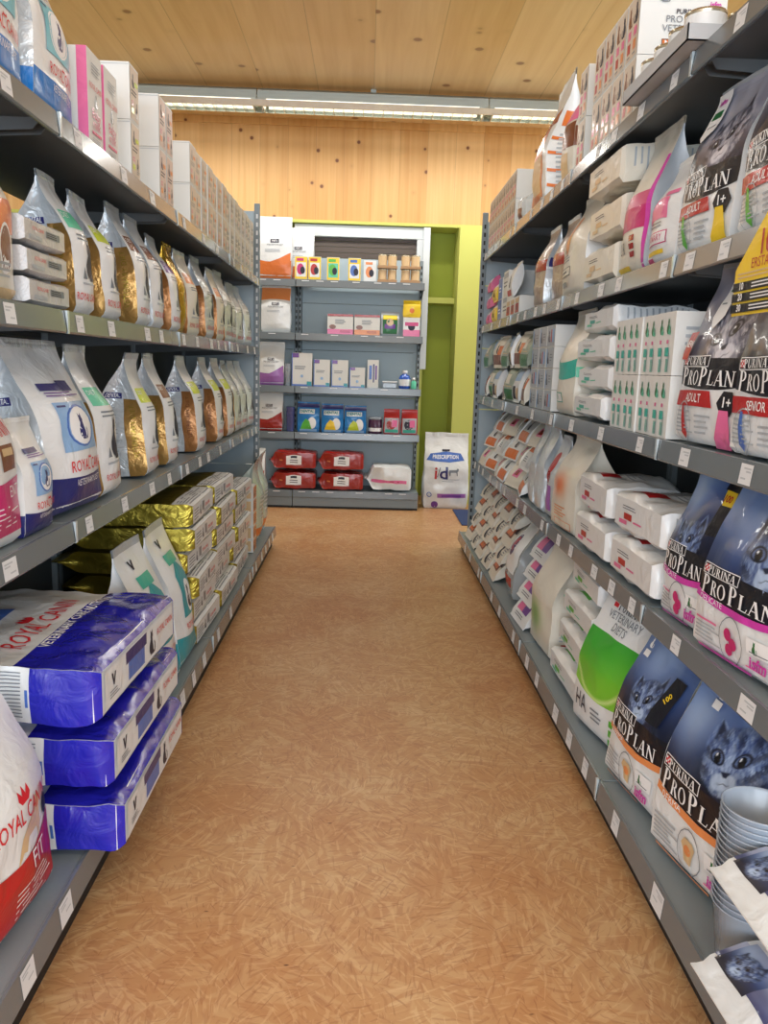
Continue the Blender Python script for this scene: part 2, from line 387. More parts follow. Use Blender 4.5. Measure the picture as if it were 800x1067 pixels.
def nvec(p): return Vector((noise.noise(p), noise.noise(p + Vector((31.7, 5.1, 9.3))), noise.noise(p + Vector((7.9, 47.3, 21.1)))))
def smooth(x): x = min(max(x, 0), 1); return x * x * (3 - 2 * x)
class Bag(Pack):
    """Block-bottom gusseted bag: rectangular foot, sides drawn in towards a flat seal at the top."""
    def __init__(s, w, d, h, body='bwhite', fill=.55, bulge=.02, seal=.05, bend=0., pinch=.3, amp=.005, seed=0, res=1., side=None, top='bwhite', pillow=False, sealm=None, taper=0., back=None):
        super().__init__(); s.w, s.d, s.h = w, d, h
        s.name_top = sealm or body; sv = Vector((seed * 7.3, seed * 3.1, seed * 1.7))
        vt = 1 - seal
        N = 60; pts = [(0., 0., 0.)]; y = z = 0
        for i in range(N):
            t = (i + .5) / N; th = bend * smooth((t - fill * .8) / (1.001 - fill * .8)); y -= math.sin(th) * h / N; z += math.cos(th) * h / N; pts.append((y, z, th))
        def spine(t):
            k = min(int(t * N), N - 1); f = t * N - k; a, b = pts[k], pts[k + 1]
            return tuple(a[i] * (1 - f) + b[i] * f for i in range(3))
        def D(t):
            if pillow:
                q = min(max((t - seal) / (1 - 2 * seal), 0), 1); return max(.003, d * math.sin(PI * q) ** .55)
            r = 1 - .18 * (1 - math.sqrt(max(0, 1 - (1 - min(t / .05, 1)) ** 2)))
            if t < fill: return d * r
            q = (t - fill) / (vt - fill); return max(.004, d * r * (1 - smooth(q) * .55 - q * .45))
        def wd(t):
            r = 1 if pillow else 1 - .06 * (1 - math.sqrt(max(0, 1 - (1 - min(t / .05, 1)) ** 2)))
            return w * r * (1 - taper * t)
        def pos(x, side_y, t):      # side_y: signed depth offset, positive = front
            sy, sz, th = spine(t)
            p = Vector((x, sy - math.cos(th) * side_y, sz - math.sin(th) * side_y))
            a = amp * (1 if .03 < t else .2)
            if a:
                n = nvec(p * 9 + sv) + .5 * nvec(p * 22 + sv)
                p += Vector((n.x * a * .6, n.y * a, n.z * a * .3 * min(1, t * 8)))
            return p
        def front(u, t): return pos(wd(t) * (u - .5), D(t) / 2 + bulge * (1 - (2 * u - 1) ** 2) * min(1, t * 5) * min(1, D(t) / d * 1.2), t)
        def back_(u, t): return pos(wd(t) * (.5 - u), -D(t) / 2 - bulge * (0 if pillow else .6) * (1 - (2 * u - 1) ** 2) * min(1, t * 5) * min(1, D(t) / d * 1.2), t)
        def sidef(sg):
            def fn(u, t):
                uu = u if sg > 0 else 1 - u
                q = min(max((t - fill * .7) / (vt - fill * .7), 0), 1)
                k = 0 if pillow else bulge * .5 * min(1, t * 5) * (1 - q) - pinch * D(t) * smooth(q * 1.6) * .8
                return pos(sg * (wd(t) / 2 + k * 4 * uu * (1 - uu)), D(t) / 2 - uu * D(t), t)
            return fn
        nu = max(6, int(14 * res)); nv = max(8, int(24 * res)); ns = max(4, int(8 * res))
        s.vt = vt
        F = lambda fn: (lambda u, v: fn(u, v * vt))
        H = h * vt
        s.face('front', F(front), nu, nv, w, H, body); s.face('back', F(back_), nu, nv, w, H, back or body)
        if not pillow or True:
            s.face('right', F(sidef(1)), ns, nv, d, H, side or body); s.face('left', F(sidef(-1)), ns, nv, d, H, side or body)
        g0 = s.g['front'][0]; b0 = s.g['back'][0]
        def bot(u, v):
            k = min(int(u * nu + .5), nu); return b0[nu - k].lerp(g0[k], v)
        s.face('bottom', bot, nu, ns, w, d, body)
        # top seal: its own part
        sm = MB(); rows = 4
        for sg in (1, -1):
            vs = []
            for j in range(rows + 1):
                t = vt + seal * j / rows
                for i in range(nu + 1):
                    crimp = .0006 * (j % 2)
                    vs.append(pos(wd(t) * (i / nu - .5) , sg * (.0022 + crimp), t))
            f = [(j * (nu + 1) + i, j * (nu + 1) + i + 1, (j + 1) * (nu + 1) + i + 1, (j + 1) * (nu + 1) + i) for j in range(rows) for i in range(nu)]
            if sg < 0: f = [tuple(reversed(q)) for q in f]
            sm.add(vs, f, s.name_top, False)
        a = rows * (nu + 1); nvv = (rows + 1) * (nu + 1)
        sm.add(list(sm.v), [(a + i, a + i + 1, nvv + a + i + 1, nvv + a + i) for i in range(nu)], s.name_top)
        s.sealmb = sm
    def finish(s, name, seal=True):
        r = empty(name)
        b = s.mb; me = b.build('bag_body', r, sharp=math.radians(48))
        if seal: s.sealmb.build('top_seal', r)
        return r
class Box(Pack):
    def __init__(s, w, d, h, body='carton', **k):
        super().__init__(); s.w, s.d, s.h = w, d, h
        x, y = w / 2, d / 2
        s.face('front', lambda u, v: (-x + w * u, -y, h * v), 1, 1, w, h, body); s.face('back', lambda u, v: (x - w * u, y, h * v), 1, 1, w, h, body)
        s.face('right', lambda u, v: (x, -y + d * u, h * v), 1, 1, d, h, body); s.face('left', lambda u, v: (-x, y - d * u, h * v), 1, 1, d, h, body)
        s.face('top', lambda u, v: (-x + w * u, -y + d * v, h), 1, 1, w, d, body); s.face('bottom', lambda u, v: (-x + w * u, y - d * v, 0), 1, 1, w, d, body)
    def finish(s, name):
        for i in range(len(s.mb.sm)): s.mb.sm[i] = False
        return s.mb.build(name)

POSE = {'stand': Matrix(), 'lie_bottom': Matrix.Rotation(-PI / 2, 4, 'X'), 'lie_top': Matrix.Rotation(PI, 4, 'Z') @ Matrix.Rotation(-PI / 2, 4, 'X'),
        'lie_side': Matrix.Rotation(PI / 2, 4, 'Z') @ Matrix.Rotation(-PI / 2, 4, 'X'), 'lie_side2': Matrix.Rotation(-PI / 2, 4, 'Z') @ Matrix.Rotation(-PI / 2, 4, 'X'),
        'face_down': Matrix.Rotation(PI / 2, 4, 'X')}
SIDE = {'L': PI / 2, 'R': -PI / 2, 'B': 0.}
used = set()
_bb = {}
from mathutils.bvhtree import BVHTree
_placed = []
_units = []
_raw = {}
def raw(o):
    k = tuple(sorted(c.data.name for c in ([o] if o.type == 'MESH' else [c for c in o.children if c.type == 'MESH'])))
    if k not in _raw:
        vs, fs = [], []
        for c in ([o] if o.type == 'MESH' else [c for c in o.children if c.type == 'MESH']):
            b = len(vs); vs += [v.co.copy() for v in c.data.vertices]; fs += [tuple(b + i for i in p.vertices) for p in c.data.polygons]
        _raw[k] = (vs, fs)
    return _raw[k]
def tree(o, Mx):
    vs, fs = raw(o); W = [Mx @ v for v in vs]
    lo = [min(v[i] for v in W) for i in range(3)]; hi = [max(v[i] for v in W) for i in range(3)]
    return lo, hi, BVHTree.FromPolygons(W, fs)
def settle(o, side):
    """Nudge a newly placed pack clear of its neighbours: up off what lies beneath it, sideways from what stands beside it."""
    Mx = o.matrix_world.copy(); ax = 0 if side == 'B' else 1
    for k in range(28):
        T = tree(o, Mx); hit = None
        for lo, hi, b, nm in reversed(_placed):
            if all(T[0][i] < hi[i] and T[1][i] > lo[i] for i in range(3)) and T[2].overlap(b): hit = (lo, hi, nm); break
        if not hit: break
        lo, hi, nm = hit; c = [(T[0][i] + T[1][i]) / 2 - (lo[i] + hi[i]) / 2 for i in range(3)]
        e = [(T[1][i] - T[0][i] + hi[i] - lo[i]) / 2 for i in range(3)]
        if c[2] / e[2] > .35: Mx = Matrix.Translation((0, 0, .003)) @ Mx
        else:
            d = [0, 0, 0]; d[ax] = math.copysign(.004, c[ax]); Mx = Matrix.Translation(d) @ Mx
    o.location = Mx.to_translation(); o.matrix_world = Mx; o.rotation_euler = Mx.to_euler()
    _placed.append((*tree(o, Mx), o.name))
    if DEBUG:
        if hit: print('STUCK', o.name, o.get('label'), '|', hit[2])
        for lo, hi, b, un in _units:
            if all(T[0][i] < hi[i] and T[1][i] > lo[i] for i in range(3)) and T[2].overlap(b): print('UNIT', o.name, o.get('label'), un, ['%.3f' % q for q in T[0] + T[1]])
DEBUG = False
def place(src, side, out, along, z, pose='stand', yaw=0., tilt=0., roll=0., label=None, cat='pet food bag', group=None):
    """Stand a pack on a shelf: `out` is where its aisle-side extreme lies, `along` its centre along the shelf."""
    o = src if src.name not in used else dup(src)
    used.add(o.name)
    Mx = Matrix.Rotation(SIDE[side] + yaw, 4, 'Z') @ Matrix.Rotation(tilt, 4, 'X') @ Matrix.Rotation(roll, 4, 'Y') @ POSE[pose]
    k = src.name
    if k not in _bb:
        ms = [src] if src.type == 'MESH' else [c for c in src.children if c.type == 'MESH']
        ps = [v.co.copy() for m in ms for v in m.data.vertices]
        _bb[k] = ps[::max(1, len(ps) // 2500)]
    P = [Mx @ p for p in _bb[k]]
    zs = min(p.z for p in P)
    if side == 'B':
        dx = along - (min(p.x for p in P) + max(p.x for p in P)) / 2; dy = out - min(p.y for p in P)
    else:
        dy = along - (min(p.y for p in P) + max(p.y for p in P)) / 2
        dx = out - max(p.x for p in P) if side == 'L' else out - min(p.x for p in P)
    o.matrix_world = Matrix.Translation((dx, dy, z - zs + .001)) @ Mx
    o.location = o.matrix_world.to_translation(); o.rotation_euler = o.matrix_world.to_euler()
    if not group and 'group' in o: del o['group']
    props(o, label, cat, group)
    settle(o, side)
    return o

# ---------------------------------------------------------------- the room
FZ = 3.26; BY = 7.30
def plane(name, pts, m, kind='structure'):
    b = MB(); b.add(pts, [list(range(len(pts)))], m); o = b.build(name); props(o, kind=kind); return o
def slab(name, x0, x1, y0, y1, z0, z1, m, bev=0.):
    b = MB(); b.box(x0, x1, y0, y1, z0, z1, m, bev); o = b.build(name); props(o, kind='structure'); return o
M['osb'] = osb_material()
M['ceilwood'] = wood_material('ceiling_pine_boards', rgb(238, 208, 158), rgb(224, 188, 136), rgb(150, 104, 62), board=.42, axis=0, knots=3.2, grain=(14, .7, 14))
M['wallwood'] = wood_material('wall_pine_panel', rgb(232, 190, 128), rgb(216, 168, 102), rgb(120, 70, 34), board=.24, axis=0, knots=6., grain=(22, 22, .6))
RX0, RX1, RY0 = -4.2, 4.6, -4.5
slab('floor', RX0, RX1, RY0, BY + .4, -.1, 0, 'osb')
slab('ceiling', RX0, RX1, RY0, BY + .4, FZ, FZ + .12, 'ceilwood')
slab('wall_left', RX0 - .12, RX0, RY0, BY + .4, 0, FZ, 'white')
# right wall with a long window towards the back, rear wall (behind the camera) with shop windows
slab('wall_right', RX1, RX1 + .12, RY0, 4.6, 0, FZ, 'white'); slab('wall_right_sill', RX1, RX1 + .12, 4.6, 7.2, 0, .6, 'white'); slab('wall_right_head', RX1, RX1 + .12, 4.6, 7.2, 2.7, FZ, 'white')
slab('wall_rear_sill', RX0, RX1, RY0 - .12, RY0, 0, .5, 'white'); slab('wall_rear_head', RX0, RX1, RY0 - .12, RY0, 2.9, FZ, 'white')
for k in range(5):
    x = RX0 + (RX1 - RX0 - .1) * k / 4
    slab('window_%d' % (k + 2), x, x + .1, RY0 - .1, RY0 - .02, .5, 2.9, 'frame')
# back wall: timber panel above, lime green below with a recess, a pier and a window behind the shelves
slab('wall_back', RX0, RX1, BY + .32, BY + .42, 0, 2.45, 'dgreen')
slab('wall_back_timber', RX0, RX1, BY, BY + .42, 2.45, FZ, 'wallwood')
slab('trim_1', RX0, RX1, BY - .03, BY, FZ - .055, FZ - .0, 'wallwood')
slab('trim_2', RX0, RX1, BY - .012, BY + .3, 2.425, 2.45, 'green')
slab('wall_back_pier', .775, 1.35, BY - .12, BY + .3, 0, 2.424, 'green')
slab('wall_back_left', RX0, -.72, BY, BY + .31, 0, 2.424, 'green')
slab('wall_back_middle', -.72, .5, BY, BY + .31, 0, 1.2, 'green')
slab('trim_3', .52, .774, BY + .1, BY + .3, 1.79, 1.84, 'green')
b = MB()
wx0, wx1, wz0, wz1 = -.66, .50, 1.2, 2.42
for (a, c, e, f) in ((wx0, wx1, wz1 - .1, wz1), (wx0, wx1, wz0, wz0 + .08), (wx0, wx0 + .06, wz0 + .08, wz1 - .1), (wx1 - .085, wx1, wz0 + .08, wz1 - .1)):
    b.box(a, c, BY + .02, BY + .10, e, f, 'frame', .006)
b.box(wx1 - .03, wx1 + .03, BY - .005, BY + .3, wz0, wz1, 'frame', .004)
w = b.build('window_1'); props(w, kind='structure')
b = MB()
for k in range(22): b.box(wx0 + .06, wx1 - .085, BY + .075, BY + .08, wz0 + .085 + k * .048, wz0 + .13 + k * .048, 'blind')
props(b.build('window_blind'), 'brown slatted blind closed inside the white window behind the back shelves', 'blind')

# ceiling lamps
def lamp(y, label, power, x0=-2.6, x1=2.6, group=None):
    r = empty('ceiling_lamp', (0, y, FZ)); props(r, label, 'ceiling lamp', group)
    b = MB(); n = 3; L = (x1 - x0) / n
    for k in range(n):
        a, c = x0 + L * k + .004, x0 + L * (k + 1) - .004
        b.prism([(-.09, -.055), (-.09, -.085), (.09, -.085), (.09, -.055), (.05, -.03), (-.05, -.03)], 0, a, c, 'alu')
        b.prism([(-.1, -.085), (-.1, -.115), (-.085, -.115), (-.085, -.085)], 0, a, c, 'alu'); b.prism([(.085, -.085), (.085, -.115), (.1, -.115), (.1, -.085)], 0, a, c, 'alu')
    b.build('lamp_housing', r)
    b = MB(); k = 0; x = x0 + .05
    while x < x1 - .05:
        b.box(x, x + .004, -.08, .08, -.165, -.118, 'louver'); x += .075
    for yy in (-.085, .083): b.box(x0 + .02, x1 - .02, yy, yy + .003, -.165, -.118, 'louver')
    b.build('louver', r)
    b = MB()
    for k in range(n):
        a = x0 + L * k + .06
        vs = []; c = a + L - .12
        for xx in (a, c):
            for q in range(10): vs.append((xx, .013 * math.cos(q * PI / 5), -.1 + .013 * math.sin(q * PI / 5)))
        b.add(vs, [(q, (q + 1) % 10, 10 + (q + 1) % 10, 10 + q) for q in range(10)], mat('fluorescent_tube', (1, .97, .9), .4, emit=2.5))
    b.build('tube', r)
    for xx in (x0 + .3, 0, x1 - .3): b = MB(); b.box(xx - .02, xx + .02, -.02, .02, -.035, 0, 'alu'); b.build('ceiling_bracket', r)
    return r
lamp(6.5, 'long grey louvred ceiling lamp running across in front of the timber wall', 1)
lamp(3.0, 'long grey louvred ceiling lamp above the middle of the aisle', 1)
lamp(-.5, 'long grey louvred ceiling lamp above the aisle entrance', 1)

# ---------------------------------------------------------------- shelving
LX, LB, RXU, RB = -.692, -.576, .735, .654         # front edges: left uppers, left base, right uppers, right base
L4, L3, L2, L1 = 1.736, 1.309, .813, .137
R5, R4, R3, R2, R1 = 1.943, 1.490, 1.045, .611, .119
YL = [.78, 1.905, 3.025, 4.145, 5.265]; YR = [.79, 1.99, 3.11, 4.23, 5.35]
def shelf(parent, y0, y1, xf, xb, z, sg, tags, base=False, lip=.052):
    """One shelf board: tray with folded lip; sg=+1 when the aisle is towards +X."""
    b = MB(); e = .003
    a, c = sorted((xb, xf - sg * .012))
    b.box(a, c, y0 + e, y1 - e, z - .018, z - .003, 'steel', .003)
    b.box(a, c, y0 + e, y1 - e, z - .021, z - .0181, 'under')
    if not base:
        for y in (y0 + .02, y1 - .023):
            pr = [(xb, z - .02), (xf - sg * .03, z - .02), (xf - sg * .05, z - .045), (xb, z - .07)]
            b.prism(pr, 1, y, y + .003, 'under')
    o = b.build('base_shelf' if base else 'shelf', parent)
    b = MB(); f = xf - sg * .006
    pr = [(xf - sg * .012, z - .003), (xf - sg * .012, z + .001), (f, z), (xf, z - lip + .004), (xf - sg * .003, z - lip), (xf - sg * .014, z - lip + .004)]
    b.prism(pr, 1, y0 + e, y1 - e, 'rail')
    b.box(min(xf + sg * .0006, xf - sg * .006), max(xf + sg * .0006, xf - sg * .006), y0 + e, y0 + .014, z - lip, z, 'joint')
    b.build('price_rail', o)
    for k, t in enumerate(tags):
        b = MB(); w = .05 + .006 * ((k * 7) % 3); x0 = xf - sg * .0035
        def q(y, h): return (f + (xf - f) * (1 - (h + lip) / lip) + sg * .0012, y, z + h)
        h0, h1 = -lip + .006, -.006
        b.add([q(t, h0), q(t + w, h0), q(t + w, h1), q(t, h1)], [(0, 1, 2, 3) if sg > 0 else (3, 2, 1, 0)], 'tag')
        for (h, wa, wb) in ((-.014, .1, .7), (-.02, .1, .5), (-.034, .45, .85)):
            def q2(y, h): p = q(y, h); return (p[0] + sg * .0005, p[1], p[2])
            b.add([q2(t + w * wa, h - .0022), q2(t + w * wb, h - .0022), q2(t + w * wb, h + .0012), q2(t + w * wa, h + .0012)], [(0, 1, 2, 3) if sg > 0 else (3, 2, 1, 0)], 'tagprint')
        b.build('price_tag', o)
    return o
def bay(k, side, y0, y1, xf, xbase, levels, base, label, tagplan):
    sg = 1 if side == 'L' else -1
    xb = xf - sg * .47
    r = empty('shelving_unit', (xb, (y0 + y1) / 2, 0)); props(r, label, 'shelving unit', 'grey shelving bays along the aisle')
    def rel(o): o.location = (-r.location.x, -r.location.y, 0); return o
    H = levels[-1][0] + .03
    for y in (y0, y1 - .03):
        b = MB(); a, c = sorted((xb - sg * .0, xb - sg * .06)); b.box(a, c, y + .0015, y + .0285, 0, H, 'steel', .003); rel(b.build('upright', r))
    b = MB(); a, c = sorted((xb - sg * .02, xb - sg * .035))
    z = .07
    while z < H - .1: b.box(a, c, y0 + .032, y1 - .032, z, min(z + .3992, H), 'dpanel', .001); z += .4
    rel(b.build('back_panel', r))
    for z, xs in levels: rel(shelf(r, y0, y1, xf, xb, z, sg, tagplan(z, y0, y1)))
    rel(shelf(r, y0, y1, xbase, xb, base, sg, tagplan(base, y0, y1), True, .062))
    b = MB(); a, c = sorted((xbase - sg * .028, xbase - sg * .04)); b.box(a, c, y0, y1, 0, base - .02, 'kick'); rel(b.build('kick_plate', r))
    return r
def tp(seed):
    def f(z, y0, y1):
        q = random.Random(int(z * 1000) + int(y0 * 10) + seed); out = []; y = y0 + q.uniform(.03, .12)
        while y < y1 - .09: out.append(y); y += q.choice((.18, .24, .3, .36))
        return out
    return f
NEAR = ['nearest the camera', 'second from the camera', 'third from the camera', 'farthest from the camera']
for k in range(4):
    bay(k, 'L', YL[k], YL[k + 1], LX, LB, [(L2, 0), (L3, 0), (L4, 0)], L1, 'grey steel shelving bay on the left of the aisle, ' + NEAR[k], tp(1))
    bay(k, 'R', YR[k], YR[k + 1], RXU, RB, [(R2, 0), (R3, 0), (R4, 0), (R5, 0)], R1, 'grey steel shelving bay on the right of the aisle, ' + NEAR[k], tp(2))
def end_unit(sg, y, label, z0, z1, x0, panel):
    r = empty('end_unit', (sg * x0, y, 0)); props(r, label, 'shelf end panel')
    for xx in (x0, x0 + .9):
        b = MB(); b.box(min(sg * (xx - x0), sg * (xx - x0 + .035)), max(sg * (xx - x0), sg * (xx - x0 + .035)), 0, .03, 0, z1, 'steel', .003)
        zz = .2
        while zz < z1 - .05:
            b.box(min(sg * (xx - x0 + .011), sg * (xx - x0 + .022)), max(sg * (xx - x0 + .011), sg * (xx - x0 + .022)), -.0008, .001, zz, zz + .026, 'slot' if sg > 0 else 'slotw'); zz += .05
        b.build('upright', r)
    z = .15; b = MB()
    while z < z1 - .2: b.box(min(sg * .036, sg * .899), max(sg * .036, sg * .899), .012, .024, z, z + .396, panel, .002); z += .4
    b.build('back_panel', r)
end_unit(-1, 5.275, 'grey slotted end panel closing the far end of the left shelves', 0, 2.19, .694, 'panel')
end_unit(1, 5.36, 'grey slotted end panel closing the far end of the right shelves', 0, 2.20, .722, 'panel')

# back shelving (two bays side by side)
BF, BU, BBK = 6.74, 6.87, 7.2
BZ = [1.905, 1.47, 1.03, .64]; BBASE = .155
def back_bay(x0, x1, label):
    r = empty('wall_shelving_unit', ((x0 + x1) / 2, BBK, 0)); props(r, label, 'shelving unit', 'wall shelving at the end of the aisle')
    def rel(o): o.location = (-r.location.x, -r.location.y, 0); return o
    for x in (x0, x1 - .03):
        b = MB(); b.box(x + .001, x + .029, BBK - .04, BBK + .03, 0, 2.12, 'steel', .003); z = .2
        while z < 2.08: b.box(x + .009, x + .02, BBK - .0412, BBK - .039, z, z + .026, 'slot'); z += .05
        rel(b.build('upright', r))
    b = MB(); z = .14
    while z < 2.0: b.box(x0 + .032, x1 - .032, BBK - .012, BBK, z, min(z + .397, 2.12), 'panel', .002); z += .4
    rel(b.build('back_panel', r))
    for z, yf, nm in [(q, BU, 'shelf') for q in BZ] + [(BBASE, BF, 'base_shelf')]:
        b = MB(); b.box(x0 + .003, x1 - .003, yf + .012, BBK - .0415, z - .018, z - .003, 'steel', .002)
        if nm == 'shelf':
            for x in (x0 + .006, x1 - .009): b.prism([(yf + .03, z - .02), (yf + .05, z - .05), (BBK - .042, z - .12), (BBK - .042, z - .02)], 0, x, x + .003, 'under')
        o = rel(b.build(nm, r))
        b = MB(); b.prism([(yf + .012, z - .003), (yf + .012, z + .001), (yf + .004, z), (yf, z - .056), (yf + .004, z - .06), (yf + .014, z - .05)], 0, x0 + .003, x1 - .003, 'rail'); b.build('price_rail', o)
        q = random.Random(int(z * 100)); x = x0 + .05
        while x < x1 - .1:
            b = MB(); b.add([(x, yf + .0018, z - .05), (x + .06, yf + .0018, z - .05), (x + .06, yf + .0032, z - .008), (x, yf + .0032, z - .008)], [(0, 1, 2, 3)], 'tag'); b.build('price_tag', o)
            x += q.choice((.12, .18, .25))
    b = MB(); b.box(x0 + .003, x1 - .003, BF + .02, BF + .03, .02, BBASE - .02, 'steel'); b.box(x0 + .003, x1 - .003, BF + .035, BF + .045, 0, .02, 'kick'); rel(b.build('kick_plate', r))
back_bay(-.605, .47, 'wide blue-grey wall shelving bay facing down the aisle, right of the two')
back_bay(-1.68, -.605, 'blue-grey wall shelving bay partly hidden behind the left aisle shelves')

# ---------------------------------------------------------------- cat pictures printed on the large bags
def lerp(a, b, t): return tuple(x * (1 - t) + y * t for x, y in zip(a, b))
def cat_art(W, H, cx, cy, s, tilt, sky, mid, dark, light, seed, glow=(.2, .7), body=1., fade=.22):
    """Returns colour(u, v) of a moody photograph print: a tabby cat's head over a blurred backdrop."""
    ca, sa = math.cos(tilt), math.sin(tilt); N = noise.noise
    def fn(u, v):
        x, y = u * W, v * H
        n1 = N(Vector((x * 7 + seed, y * 5, seed))); n2 = N(Vector((x * 22, y * 9 + seed, 1.7)))
        c = lerp(dark, mid, smooth(v * 1.5 + n1 * .4)); c = lerp(c, sky, smooth((v - .45) * 1.8 + n1 * .5))
        g = math.exp(-(((u - glow[0]) / .28) ** 2 + ((v - glow[1]) / .25) ** 2)); c = lerp(c, light, .55 * g * (1 + n1))
        st = smooth((math.sin((x * 30 + y * 14) + n1 * 5) - .5) * 2) * smooth((v - .55) * 4); c = lerp(c, light, .25 * st)
        dx, dy = (x - cx * W) / s, (y - cy * H) / s; lx, ly = dx * ca + dy * sa, -dx * sa + dy * ca
        fur = N(Vector((lx * 9, ly * 3.5, seed))) * .5 + N(Vector((lx * 26, ly * 8, seed))) * .5
        # shoulders
        b = smooth(1.6 - math.hypot((lx - .35) / 1.25, (ly + 1.75) / 1.2) * 1.5 + fur * .25) * body
        if b > 0: c = lerp(c, lerp(dark, mid, .35 + fur * 1.1), b)
        lx0 = lx
        # ears
        for sg, h in ((-1, 1.0), (1, 1.1)):
            ex = lx * sg - .60; ey = ly - .30
            if -.15 < ey < h - .30:
                wd_ = .44 * (1 - (max(ey, 0) / (h - .30)) ** 1.3); e = smooth((wd_ - abs(ex - ey * .22)) * 14)
                inner = smooth((wd_ * .62 - abs(ex - ey * .22)) * 10)
                c = lerp(c, lerp(lerp(mid, light, .4 + fur * .6), dark, inner * .8), e)
        r = math.hypot(lx / 1.04, ly / (.84 if ly > 0 else .92)); m = smooth((1.02 - r + fur * .08) * 9)
        if m > 0:
            lx = (lx0 + .17) * 1.12
            stripe = smooth((math.sin(lx * 12 + fur * 3) * math.cos(ly * 2) + .1) * 1.6) * smooth(ly * 2.4 - .3)
            cheek = smooth((math.sin((ly - abs(lx) * .6) * 15 + fur * 3) - .1) * 1.6) * smooth((abs(lx) - .45) * 4)
            k = lerp(mid, light, .38 + fur * 1.1); k = lerp(k, dark, .6 * max(stripe, cheek * .8)); k = lerp(k, dark, .35 * smooth(r * 2.2 - 1.3))
            k = lerp(k, light, .45 * smooth((.16 - abs(lx)) * 6) * smooth((.25 - ly) * 3))
            mz = smooth((1 - math.hypot((abs(lx) - .15) / .30, (ly + .50) / .25)) * 3); k = lerp(k, light, .8 * mz)
            for a in (-1, 1):
                ex, ey = (lx - a * .40) * a, ly - .03 - .25 * (lx * a - .40); q = math.hypot(ex / .23, ey / (.17 if ey > 0 else .13))
                k = lerp(k, dark, .92 * smooth((1.3 - q) * 4)); k = lerp(k, lerp(mid, light, .30), .9 * smooth((.95 - q) * 6))
                p_ = math.hypot(ex / .135, ey / .14); k = lerp(k, (.015, .02, .04), smooth((1 - p_) * 5)); k = lerp(k, (.95, .97, 1), smooth((.05 - math.hypot(lx - a * .40 + .05, ey - .06)) * 40))
            ns = smooth((.10 + (ly + .36) * .8 - abs(lx)) * 25) * smooth((ly + .40) * 30) * smooth((-.24 - ly) * 25); k = lerp(k, lerp(dark, mid, .2), ns)
            mo = smooth((.022 - abs(ly + .56 - .30 * abs(abs(lx) - .13))) * 50) * smooth((.26 - abs(lx)) * 10); k = lerp(k, dark, mo * .45)
            wk = smooth((.012 - abs(math.sin(ly * 16 + abs(lx) * 3)) * .06) * 60) * smooth((abs(lx) - .35) * 6) * smooth((-.25 - ly) * 6); k = lerp(k, light, wk * .5)
            c = lerp(c, k, m)
        c = lerp(c, dark, smooth((fade - v) / fade * 1.3))
        return tuple(min(max(q, 0), 1) for q in c)
    return fn
BL = dict(sky=rgb(96, 128, 186), mid=rgb(62, 84, 138), dark=rgb(16, 20, 38), light=rgb(186, 208, 236))
GR = dict(sky=rgb(158, 160, 176), mid=rgb(104, 106, 126), dark=rgb(16, 18, 34), light=rgb(222, 222, 230))
